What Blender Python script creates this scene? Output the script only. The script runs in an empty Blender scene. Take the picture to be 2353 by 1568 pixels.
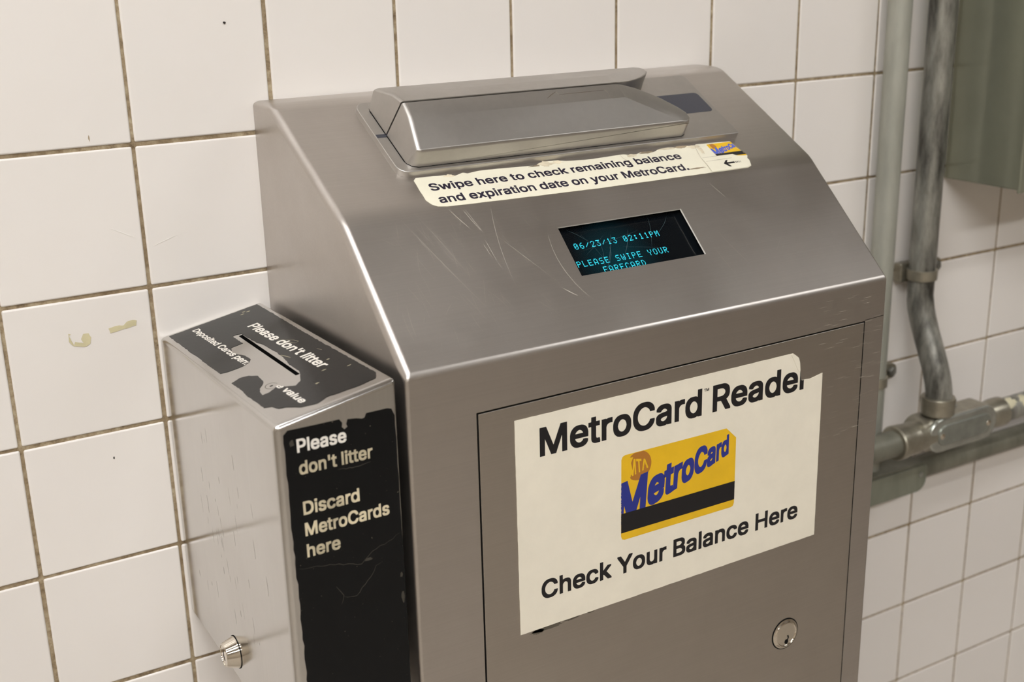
import bpy, bmesh, math, random
from mathutils import Vector, Matrix
from mathutils.geometry import intersect_point_line
random.seed(7)
SC = bpy.context.scene
COL = SC.collection
Z0 = 1.5                      # height of the first grout line, metres

# ------------------------------------------------------------------ camera, world, exposure
cam = bpy.data.cameras.new('camera')
cam_ob = bpy.data.objects.new('camera', cam)
COL.objects.link(cam_ob)
cam.sensor_width = 36.0
cam.lens = 2821.7 / 2353 * 36.0
cam.clip_start = 0.02
right = Vector((0.86032426, -0.50921494, -0.0232876))
down = Vector((-0.17347862, -0.2495247, -0.95270278))
fwd = Vector((0.47931966, 0.82367322, -0.30301006))
M = Matrix((right, -down, -fwd)).transposed().to_4x4()
M.translation = Vector((-0.11160773, -0.9347773, Z0 + 0.02137166))
cam_ob.matrix_world = M
cam.dof.use_dof = True
cam.dof.focus_distance = 0.93
cam.dof.aperture_fstop = 7.5
SC.camera = cam_ob

world = bpy.data.worlds.new('world')
SC.world = world
world.use_nodes = True
world.node_tree.nodes['Background'].inputs[0].default_value = (0.9, 0.95, 1.0, 1)
world.node_tree.nodes['Background'].inputs[1].default_value = 0.05
SC.view_settings.view_transform = 'Standard'
SC.view_settings.look = 'None'
SC.view_settings.exposure = 0.0
SC.view_settings.gamma = 1.0
SC.view_settings.use_curve_mapping = False
LIGHTS = [  # x0, x1, y, half width, emission of the ceiling fixtures
    (-1.9, -0.1, -1.35, 0.12, 30.0),
    (1.75, 3.2, -1.75, 0.08, 27.0),
    (-1.6, 0.6, -2.9, 0.14, 32.0),
    (-0.95, 0.20, -0.62, 0.045, 30.0),  # added fixture, brightens the left fold and lower slope of the reader
]

# ------------------------------------------------------------------ helpers: nodes
def mat_new(name):
    m = bpy.data.materials.new(name)
    m.use_nodes = True
    nt = m.node_tree
    b = nt.nodes['Principled BSDF']
    return m, nt, b

def N(nt, kind, **kw):
    n = nt.nodes.new(kind)
    for k, v in kw.items():
        if k in n.inputs.keys() if isinstance(k, str) else False:
            n.inputs[k].default_value = v
        else:
            setattr(n, k, v)
    return n

def coords(nt, scale=(1, 1, 1), rot=(0, 0, 0), kind='Object'):
    tc = nt.nodes.new('ShaderNodeTexCoord')
    mp = nt.nodes.new('ShaderNodeMapping')
    mp.inputs['Scale'].default_value = scale
    mp.inputs['Rotation'].default_value = rot
    nt.links.new(tc.outputs[kind], mp.inputs[0])
    return mp.outputs[0]

def noise(nt, vec, scale, detail=3, rough=0.5):
    n = nt.nodes.new('ShaderNodeTexNoise')
    n.inputs['Scale'].default_value = scale
    n.inputs['Detail'].default_value = detail
    n.inputs['Roughness'].default_value = rough
    nt.links.new(vec, n.inputs['Vector'])
    return n.outputs['Fac']

def ramp(nt, fac, stops):
    r = nt.nodes.new('ShaderNodeValToRGB')
    el = r.color_ramp.elements
    while len(el) > len(stops):
        el.remove(el[-1])
    while len(el) < len(stops):
        el.new(0.5)
    for e, (p, c) in zip(el, stops):
        e.position = p
        e.color = (c[0], c[1], c[2], 1) if not isinstance(c, (int, float)) else (c, c, c, 1)
    nt.links.new(fac, r.inputs[0])
    return r.outputs[0]

def mix(nt, fac, a, b, mode='MIX'):
    m = nt.nodes.new('ShaderNodeMix')
    m.data_type = 'RGBA'
    m.blend_type = mode
    for sock, v in ((m.inputs[0], fac), (m.inputs[6], a), (m.inputs[7], b)):
        if hasattr(v, 'links'):
            nt.links.new(v, sock)
        elif isinstance(v, (int, float)):
            sock.default_value = v
        else:
            sock.default_value = (v[0], v[1], v[2], 1)
    return m.outputs[2]

def bump(nt, b, height, strength, dist=0.001):
    n = nt.nodes.new('ShaderNodeBump')
    n.inputs['Strength'].default_value = strength
    n.inputs['Distance'].default_value = dist
    nt.links.new(height, n.inputs['Height'])
    nt.links.new(n.outputs[0], b.inputs['Normal'])

def srgb(r, g, b):
    f = lambda c: ((c / 255 + 0.055) / 1.055) ** 2.4 if c > 10 else c / 255 / 12.92
    return (f(r), f(g), f(b))

def plain(name, col, rough=0.5, metal=0.0, spec=0.5, var=0.0):
    m, nt, b = mat_new(name)
    b.inputs['Roughness'].default_value = rough
    b.inputs['Metallic'].default_value = metal
    b.inputs['Specular IOR Level'].default_value = spec
    v = coords(nt)
    f = noise(nt, v, 60, 4)
    k = 1 - var
    c = ramp(nt, f, [(0.35, tuple(x * k for x in col)), (0.65, tuple(min(1, x * (1 + var * 0.5)) for x in col))])
    nt.links.new(c, b.inputs['Base Color'])
    return m

def steel(name, col, rough, brush=(4, 4, 900), scratch=0.5, smudge=0.06, aniso=0.0, dents=0.0):
    m, nt, b = mat_new(name)
    b.inputs['Metallic'].default_value = 1.0
    if aniso:
        b.inputs['Anisotropic'].default_value = aniso
    v = coords(nt, brush)
    g = noise(nt, v, 1.0, 4, 0.6)                     # brushed grain
    v2 = coords(nt)
    big = noise(nt, v2, 9, 5, 0.6)                    # handling smudges
    fine = noise(nt, v2, 900, 2)
    c1 = mix(nt, ramp(nt, g, [(0.35, 0.0), (0.65, 1.0)]), tuple(x * 0.975 for x in col), tuple(x * 1.015 for x in col))
    c2 = mix(nt, ramp(nt, big, [(0.35, 0.0), (0.7, 1.0)]), c1, mix(nt, 1.0, c1, (1 - smudge * 1.6, 1 - smudge * 1.8, 1 - smudge * 2.0), 'MULTIPLY'))
    c3 = mix(nt, ramp(nt, fine, [(0.70, 0.0), (0.76, 0.25)]), c2, (0.8, 0.78, 0.74))
    nt.links.new(c3, b.inputs['Base Color'])
    r = ramp(nt, big, [(0.3, rough - 0.04), (0.7, rough + 0.05)])
    nt.links.new(r, b.inputs['Roughness'])
    if dents:
        add = nt.nodes.new('ShaderNodeMath'); add.operation = 'MULTIPLY_ADD'
        low = noise(nt, v2, 14, 1)
        nt.links.new(low, add.inputs[0]); add.inputs[1].default_value = dents
        sm = nt.nodes.new('ShaderNodeMath'); sm.operation = 'MULTIPLY'; sm.inputs[1].default_value = scratch * 0.02
        nt.links.new(g, sm.inputs[0]); nt.links.new(sm.outputs[0], add.inputs[2])
        bump(nt, b, add.outputs[0], 1.0, 0.001)
    else:
        bump(nt, b, g, scratch * 0.12, 0.0004)
    return m

# ------------------------------------------------------------------ materials
STEEL = srgb(205, 196, 186)
M_kiosk = steel('brushed_steel', srgb(199, 193, 187), 0.36, (6, 700, 900), 0.25, 0.05)
M_door = steel('brushed_steel_door', srgb(194, 187, 178), 0.36, (8, 700, 1100), 0.3, 0.05)
M_cast = steel('satin_cast_steel', srgb(192, 188, 183), 0.40, (150, 150, 150), 0.5, 0.05)
M_bin = steel('polished_sheet_steel', srgb(211, 209, 206), 0.17, (500, 500, 8), 0.15, 0.05, dents=0.55)
M_chrome = steel('bright_nickel', srgb(226, 218, 205), 0.10, (900, 900, 900), 0.1, 0.03)
M_black = plain('black_void', (0.004, 0.004, 0.004), 0.8, spec=0.1)  # black colour stands in for the shade inside slots, gaps and recesses
M_navy = plain('dark_navy_plastic', srgb(52, 53, 62), 0.35)
M_print = plain('black_print', srgb(26, 24, 26), 0.35, spec=0.4)
M_printb = plain('dark_blue_black_print', srgb(30, 24, 44), 0.4)
M_blue = plain('blue_print', srgb(38, 48, 130), 0.35)
M_ltblue = plain('faded_blue_print', srgb(70, 92, 190), 0.4)
M_yellow = plain('yellow_print', srgb(226, 180, 30), 0.35, var=0.05)
M_brown = plain('brown_print', srgb(172, 112, 42), 0.35)
M_white = plain('white_print', srgb(228, 222, 212), 0.4)
M_worn = plain('worn_white_print', srgb(205, 192, 162), 0.45, var=0.3)
M_smoke = plain('grime', srgb(98, 90, 76), 0.7, var=0.3)

def sticker_white(name, col):
    m, nt, b = mat_new(name)
    b.inputs['Roughness'].default_value = 0.38
    v = coords(nt)
    f = noise(nt, v, 35, 6, 0.65)
    c = ramp(nt, f, [(0.3, tuple(x * 0.93 for x in col)), (0.7, col)])
    nt.links.new(c, b.inputs['Base Color'])
    bump(nt, b, noise(nt, v, 120, 2), 0.25, 0.0006)
    return m
M_sign = sticker_white('cream_vinyl', srgb(234, 226, 208))
M_capl = sticker_white('cream_vinyl_bright', srgb(230, 224, 203))

def sticker_black(name, col, rough):
    m, nt, b = mat_new(name)
    v = coords(nt)
    f = noise(nt, v, 80, 8, 0.7)
    b.inputs['Specular IOR Level'].default_value = 0.26
    speck = noise(nt, v, 500, 2)
    c = mix(nt, ramp(nt, speck, [(0.72, 0.0), (0.78, 0.5)]), ramp(nt, f, [(0.3, tuple(x * 0.8 for x in col)), (0.75, tuple(x * 1.4 for x in col))]), srgb(120, 112, 96))
    nt.links.new(c, b.inputs['Base Color'])
    b.inputs['Roughness'].default_value = rough
    bump(nt, b, noise(nt, v, 40, 5, 0.7), 0.1, 0.001)
    return m
M_blk = sticker_black('black_vinyl', (0.003, 0.0033, 0.0037), 0.2)

def tile_mat(name, col):
    m, nt, b = mat_new(name)
    v = coords(nt)
    oi = nt.nodes.new('ShaderNodeObjectInfo')
    c = ramp(nt, oi.outputs['Random'], [(0.0, tuple(x * 0.965 for x in col)), (1.0, col)])
    c2 = mix(nt, ramp(nt, noise(nt, v, 25, 3), [(0.4, 0.0), (0.8, 0.25)]), c, tuple(x * y for x, y in zip(col, (0.95, 0.94, 0.92))))
    # tiny glaze pits
    vv = nt.nodes.new('ShaderNodeTexCoord')
    pit = noise(nt, coords(nt, (1, 1, 1), kind='Generated'), 38, 0)
    c3 = mix(nt, ramp(nt, pit, [(0.86, 0.0), (0.88, 0.0)]), c2, srgb(120, 100, 80))
    nt.links.new(c3, b.inputs['Base Color'])
    b.inputs['Roughness'].default_value = 0.16
    bump(nt, b, noise(nt, v, 18, 2), 0.12, 0.001)
    return m
M_tile = tile_mat('glazed_white_tile', srgb(231, 225, 219))

def grout_mat():
    m, nt, b = mat_new('brown_grout')
    v = coords(nt)
    f = noise(nt, v, 130, 6, 0.7)
    g = noise(nt, v, 12, 3)
    c = ramp(nt, f, [(0.30, srgb(96, 78, 56)), (0.5, srgb(158, 140, 112)), (0.72, srgb(196, 182, 154))])
    c = mix(nt, ramp(nt, g, [(0.4, 0.0), (0.65, 0.55)]), c, srgb(128, 108, 80))
    nt.links.new(c, b.inputs['Base Color'])
    b.inputs['Roughness'].default_value = 0.95
    bump(nt, b, f, 0.9, 0.0015)
    return m
M_grout = grout_mat()

def far_tile_mat():
    m, nt, b = mat_new('tiled_wall_far')
    v = coords(nt, (1, 1, 1), (math.pi / 2, 0, 0))
    br = nt.nodes.new('ShaderNodeTexBrick')
    br.offset = 0; br.squash = 1
    br.inputs['Scale'].default_value = 1.0
    br.inputs['Brick Width'].default_value = 0.11
    br.inputs['Row Height'].default_value = 0.11
    br.inputs['Mortar Size'].default_value = 0.0015
    br.inputs['Color1'].default_value = (*srgb(231, 225, 219), 1)
    br.inputs['Color2'].default_value = (*srgb(226, 219, 211), 1)
    br.inputs['Mortar'].default_value = (*srgb(150, 132, 104), 1)
    nt.links.new(v, br.inputs['Vector'])
    nt.links.new(br.outputs['Color'], b.inputs['Base Color'])
    b.inputs['Roughness'].default_value = 0.2
    return m
M_fartile = far_tile_mat()
M_floor = plain('dark_concrete_floor', srgb(168, 159, 148), 0.6, var=0.2)
M_ceil = plain('painted_ceiling', srgb(158, 151, 142), 0.8, var=0.1)
M_room = plain('painted_room_wall', srgb(178, 168, 154), 0.7, var=0.1)

def galv(name, lo, hi, metal=0.6, rough=0.45, scale=60, streak=(1, 1, 0.25)):
    m, nt, b = mat_new(name)
    v = coords(nt, streak)
    f = noise(nt, v, scale, 6, 0.65)
    nt.links.new(ramp(nt, f, [(0.32, lo), (0.68, hi)]), b.inputs['Base Color'])
    b.inputs['Metallic'].default_value = metal
    b.inputs['Roughness'].default_value = rough
    return m
M_pale = galv('pale_galvanised', srgb(150, 150, 139), srgb(174, 173, 161), 0.35, 0.5, 30)
M_dark = galv('grimy_galvanised', srgb(44, 41, 36), srgb(178, 176, 166), 0.5, 0.38, 38)
M_fit = galv('cast_fitting', srgb(132, 126, 112), srgb(172, 166, 150), 0.75, 0.35, 30, (1, 1, 1))
M_zinc = galv('zinc_cover', srgb(168, 170, 163), srgb(200, 202, 194), 0.85, 0.26, 40, (1, 1, 1))
M_zincc = galv('zinc_cover_centre', srgb(138, 140, 132), srgb(162, 164, 155), 0.7, 0.36, 50, (1, 1, 1))
M_low = galv('grey_conduit', srgb(104, 102, 90), srgb(138, 136, 122), 0.3, 0.5, 30)
M_lowc = galv('grey_green_cover', srgb(120, 122, 108), srgb(142, 143, 128), 0.3, 0.4, 30)
M_box = galv('olive_grey_enamel', srgb(140, 141, 124), srgb(150, 151, 133), 0.5, 0.14, 12, (1, 1, 1))
M_cream = plain('peeling_cream_paint', srgb(206, 198, 168), 0.6, var=0.15)

def emit(name, col, s):
    m = bpy.data.materials.new(name); m.use_nodes = True
    nt = m.node_tree; nt.nodes.remove(nt.nodes['Principled BSDF'])
    e = nt.nodes.new('ShaderNodeEmission')
    e.inputs[0].default_value = (*col, 1); e.inputs[1].default_value = s
    nt.links.new(e.outputs[0], nt.nodes['Material Output'].inputs[0])
    return m

# ------------------------------------------------------------------ helpers: objects
def P3(x, y, z):              # millimetres on the wall -> metres
    return Vector((x / 1000, y / 1000, Z0 + z / 1000))

def link(name, me, mat=None, parent=None, label=None):
    o = bpy.data.objects.new(name, me)
    COL.objects.link(o)
    if mat is not None and len(me.materials) == 0:
        me.materials.append(mat)
    if parent is not None:
        o.parent = parent
        r = parent
        off = Vector()
        while r is not None:
            off += r.location
            r = r.parent
        me.transform(Matrix.Translation(-off))
    if label:
        o['label'] = label
    return o

def from_py(name, vs, fs, mat=None, parent=None, label=None, smooth=False):
    me = bpy.data.meshes.new(name)
    me.from_pydata([tuple(v) for v in vs], [], fs)
    me.update()
    if smooth:
        me.polygons.foreach_set('use_smooth', [True] * len(me.polygons))
    return link(name, me, mat, parent, label)

def from_bm(name, bm, mat=None, parent=None, label=None, smooth=None):
    me = bpy.data.meshes.new(name)
    bm.to_mesh(me); bm.free()
    o = link(name, me, mat, parent, label)
    if smooth:
        shade(o, smooth)
    return o

def shade(o, deg=35):
    me = o.data
    me.polygons.foreach_set('use_smooth', [True] * len(me.polygons))
    me.set_sharp_from_angle(angle=math.radians(deg))
    w = o.modifiers.new('normals', 'WEIGHTED_NORMAL'); w.keep_sharp = True; w.weight = 80

def bake(o):
    bpy.context.view_layer.update()
    dg = bpy.context.evaluated_depsgraph_get()
    me = bpy.data.meshes.new_from_object(o.evaluated_get(dg), preserve_all_data_layers=True, depsgraph=dg)
    old = o.data
    o.modifiers.clear()
    o.data = me
    bpy.data.meshes.remove(old)

def root(name, loc, label, cat, group=None):
    o = bpy.data.objects.new(name, None)
    COL.objects.link(o)
    o.empty_display_size = 0.05
    o.location = loc
    o['label'] = label; o['category'] = cat
    if group: o['group'] = group
    return o

def struct(o):
    o['kind'] = 'structure'
    return o

def box_bm(x0, x1, y0, y1, z0, z1, bm=None):
    bm = bm or bmesh.new()
    vs = [bm.verts.new((x, y, z)) for x in (x0, x1) for y in (y0, y1) for z in (z0, z1)]
    for f in ((0, 1, 3, 2), (4, 6, 7, 5), (0, 4, 5, 1), (2, 3, 7, 6), (0, 2, 6, 4), (1, 5, 7, 3)):
        bm.faces.new([vs[i] for i in f])
    bmesh.ops.recalc_face_normals(bm, faces=bm.faces)
    return bm

def mmbox(x0, x1, y0, y1, z0, z1, bevel=0.0, seg=3):
    a, b = P3(x0, y0, z0), P3(x1, y1, z1)
    bm = box_bm(a.x, b.x, a.y, b.y, a.z, b.z)
    if bevel:
        bmesh.ops.bevel(bm, geom=bm.edges[:], offset=bevel / 1000, segments=seg, profile=0.5, affect='EDGES')
    return bm

def tube(pts, rad, seg=24, caps=True, bm=None):
    """pts in metres, rad metres or list"""
    bm = bm or bmesh.new()
    pts = [Vector(p) for p in pts]
    n = len(pts)
    rad = rad if isinstance(rad, (list, tuple)) else [rad] * n
    rings = []
    up = Vector((0.123, 0.2, 0.97))
    for i, p in enumerate(pts):
        t = (pts[min(i + 1, n - 1)] - pts[max(i - 1, 0)])
        t = t.normalized() if t.length > 1e-9 else (pts[min(i + 2, n - 1)] - pts[max(i - 2, 0)]).normalized()
        a = t.cross(up)
        if a.length < 0.2: a = t.cross(Vector((0, 1, 0.1)))
        if i and (a.normalized()).dot(pa) < 0.5:
            a = pa - t * pa.dot(t)
        a.normalize(); pa = a
        b = t.cross(a).normalized()
        rings.append([bm.verts.new(p + (a * math.cos(2 * math.pi * k / seg) + b * math.sin(2 * math.pi * k / seg)) * rad[i]) for k in range(seg)])
    for i in range(n - 1):
        for k in range(seg):
            bm.faces.new((rings[i][k], rings[i][(k + 1) % seg], rings[i + 1][(k + 1) % seg], rings[i + 1][k]))
    if caps:
        bm.faces.new(rings[0][::-1]); bm.faces.new(rings[-1])
    bmesh.ops.recalc_face_normals(bm, faces=bm.faces)
    return bm

def lathe(c, axis, prof, seg=32):
    """prof = [(dist along axis mm, radius mm)], c metres"""
    a = Vector(axis).normalized()
    pts = [Vector(c) + a * (d / 1000) for d, r in prof]
    u = a.cross(Vector((0.3, 0.1, 0.9))).normalized(); v = a.cross(u)
    bm = bmesh.new(); rings = []
    for p, (d, r) in zip(pts, prof):
        if r <= 0.001:
            rings.append([bm.verts.new(p)])
        else:
            rings.append([bm.verts.new(p + (u * math.cos(2 * math.pi * k / seg) + v * math.sin(2 * math.pi * k / seg)) * r / 1000) for k in range(seg)])
    for i in range(len(rings) - 1):
        A, B = rings[i], rings[i + 1]
        for k in range(seg):
            k2 = (k + 1) % seg
            if len(A) == 1 and len(B) == 1: continue
            if len(A) == 1: bm.faces.new((A[0], B[k2], B[k]))
            elif len(B) == 1: bm.faces.new((A[k], A[k2], B[0]))
            else: bm.faces.new((A[k], A[k2], B[k2], B[k]))
    if len(rings[0]) > 1: bm.faces.new(rings[0][::-1])
    if len(rings[-1]) > 1: bm.faces.new(rings[-1])
    bmesh.ops.recalc_face_normals(bm, faces=bm.faces)
    return bm

# surface frames: origin and axes (mm); map (a, b, h) -> metres
def frame(O, e1, e2):
    O = Vector(O); e1 = Vector(e1).normalized(); e2 = Vector(e2)
    e2 = (e2 - e1 * e1.dot(e2)).normalized(); n = e1.cross(e2)
    def f(a, b, h=0.0):
        return P3(*(O + e1 * a + e2 * b + n * h))
    f.n = n; f.e1 = e1; f.e2 = e2; f.O = O
    return f
XL, XR = 204.5, 641.4
UP = frame((XL, -36.15, -85.0), (1, 0, 0), (0, 0.87629, 0.48178))       # upper slope of the reader
LO = frame((XL, -157.9, -151.9), (1, 0, 0), (0, 0.73357, 0.67962))      # lower slope
FR = frame((XL, -252.7, -239.8), (1, 0, 0), (0, 0, 1))                  # reader front
BT = frame((113.5, 0, -261.4), (83.5, 0, 15.73), (0, 253.4, -8.0))      # bin top
BF = frame((113.5, -254.6, -253.4), (1, 0, 0), (0, 0, 1))               # bin front
BS = frame((113.5, 0, -253.4), (0, -1, 0), (0, 0, 1))                   # bin left side
WL = frame((0, 0, 0), (1, 0, 0), (0, 0, 1))                             # tiled wall

FOLD_B, FOLD_T = -138.9, 9.0
def CAP(a, b, h=0.0):        # follows the rounded fold between upper and lower slope
    d = FOLD_B - b           # distance past the fold
    if d <= -FOLD_T: return UP(a, b, h)
    if d >= FOLD_T: return LO(a, -d, h)
    ang = math.atan2(UP.n.z, -UP.n.y) - math.atan2(LO.n.z, -LO.n.y)
    R = FOLD_T / math.tan(abs(ang) / 2)
    start = UP(a, FOLD_B + FOLD_T, 0)
    c = start - UP.n * (R / 1000)
    t = (d + FOLD_T) / (2 * FOLD_T) * abs(ang)
    n = UP.n * math.cos(t) - UP.e2 * math.sin(t)
    return c + n * ((R + h) / 1000)

def fill2d(loops, off=0.0):
    """planar fill of closed loops; a loop lying inside another is its hole, overlapping ones are filled apart"""
    outer, holes = [], []
    for i, l in enumerate(loops):
        par = [j for j, m in enumerate(loops) if j != i and len(m) > 3 and all(inside(p, m) for p in l)]
        (holes if par else outer).append((i, par))
    if len(outer) > 1:
        vs, fs = [], []
        for i, _ in outer:
            grp = [loops[i]] + [loops[h] for h, par in holes if i in par]
            v, f = fill2d(grp, off)
            b = len(vs); vs += v; fs += [tuple(k + b for k in q) for q in f]
        return vs, fs
    cu = bpy.data.curves.new('tmp', 'CURVE')
    cu.dimensions = '2D'; cu.fill_mode = 'BOTH'
    for i, l in enumerate(loops):
        area = sum(l[k - 1][0] * l[k][1] - l[k][0] * l[k - 1][1] for k in range(len(l)))
        hole = i > 0 and len(outer) == 1 and i != outer[0][0]
        if (area > 0) == hole: l = l[::-1]
        s = cu.splines.new('POLY')
        s.points.add(len(l) - 1)
        s.use_cyclic_u = True
        for p, (x, y) in zip(s.points, l):
            p.co = (x, y, 0, 1)
    cu.offset = off
    o = bpy.data.objects.new('tmp', cu); COL.objects.link(o)
    dg = bpy.context.evaluated_depsgraph_get()
    me = o.evaluated_get(dg).to_mesh()
    vs = [(v.co.x, v.co.y) for v in me.vertices]
    fs = [tuple(p.vertices) for p in me.polygons]
    o.evaluated_get(dg).to_mesh_clear()
    bpy.data.objects.remove(o); bpy.data.curves.remove(cu)
    return vs, fs

def inside(p, poly):
    x, y = p; c = False; j = len(poly) - 1
    for i in range(len(poly)):
        xi, yi = poly[i]; xj, yj = poly[j]
        if (yi > y) != (yj > y) and x < (xj - xi) * (y - yi) / (yj - yi) + xi:
            c = not c
        j = i
    return c

def decal(name, loops, fn, mat, parent, thick=0.2, base=0.0, label=None, cuts=None, keep=None, off=0.0, fine=None):
    """thin solid printed / cut shape lying on a surface"""
    vs, fs = fill2d(loops, off)
    bm = bmesh.new()
    bv = [bm.verts.new((x, y, 0)) for x, y in vs]
    for f in fs:
        try: bm.faces.new([bv[i] for i in f])
        except ValueError: pass
    bmesh.ops.remove_doubles(bm, verts=bm.verts, dist=1e-4)
    if cuts:
        for y in cuts:
            bmesh.ops.bisect_plane(bm, geom=bm.verts[:] + bm.edges[:] + bm.faces[:], plane_co=(0, y, 0), plane_no=(0, 1, 0))
    if fine:
        bmesh.ops.triangulate(bm, faces=bm.faces[:])
        for _ in range(4):
            es = [e for e in bm.edges if e.calc_length() > fine]
            if not es: break
            bmesh.ops.subdivide_edges(bm, edges=es, cuts=1)
            bmesh.ops.triangulate(bm, faces=bm.faces[:])
    if keep:
        dead = [f for f in bm.faces if not keep(f.calc_center_median().x, f.calc_center_median().y)]
        bmesh.ops.delete(bm, geom=dead, context='FACES')
    bmesh.ops.recalc_face_normals(bm, faces=bm.faces)
    for f in bm.faces:
        f.normal_update()
        if f.normal.z < 0: f.normal_flip()
    top = list(bm.faces)
    edges = [e for e in bm.edges if len(e.link_faces) == 1]
    if thick > 0 and edges:
        r = bmesh.ops.extrude_edge_only(bm, edges=edges)
        for v in r['geom']:
            if isinstance(v, bmesh.types.BMVert): v.co.z = -1
    for v in bm.verts:
        h = base + (thick if v.co.z > -0.5 else 0.0)
        v.co = fn(v.co.x, v.co.y, h)
    return from_bm(name, bm, mat, parent, label)

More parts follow.
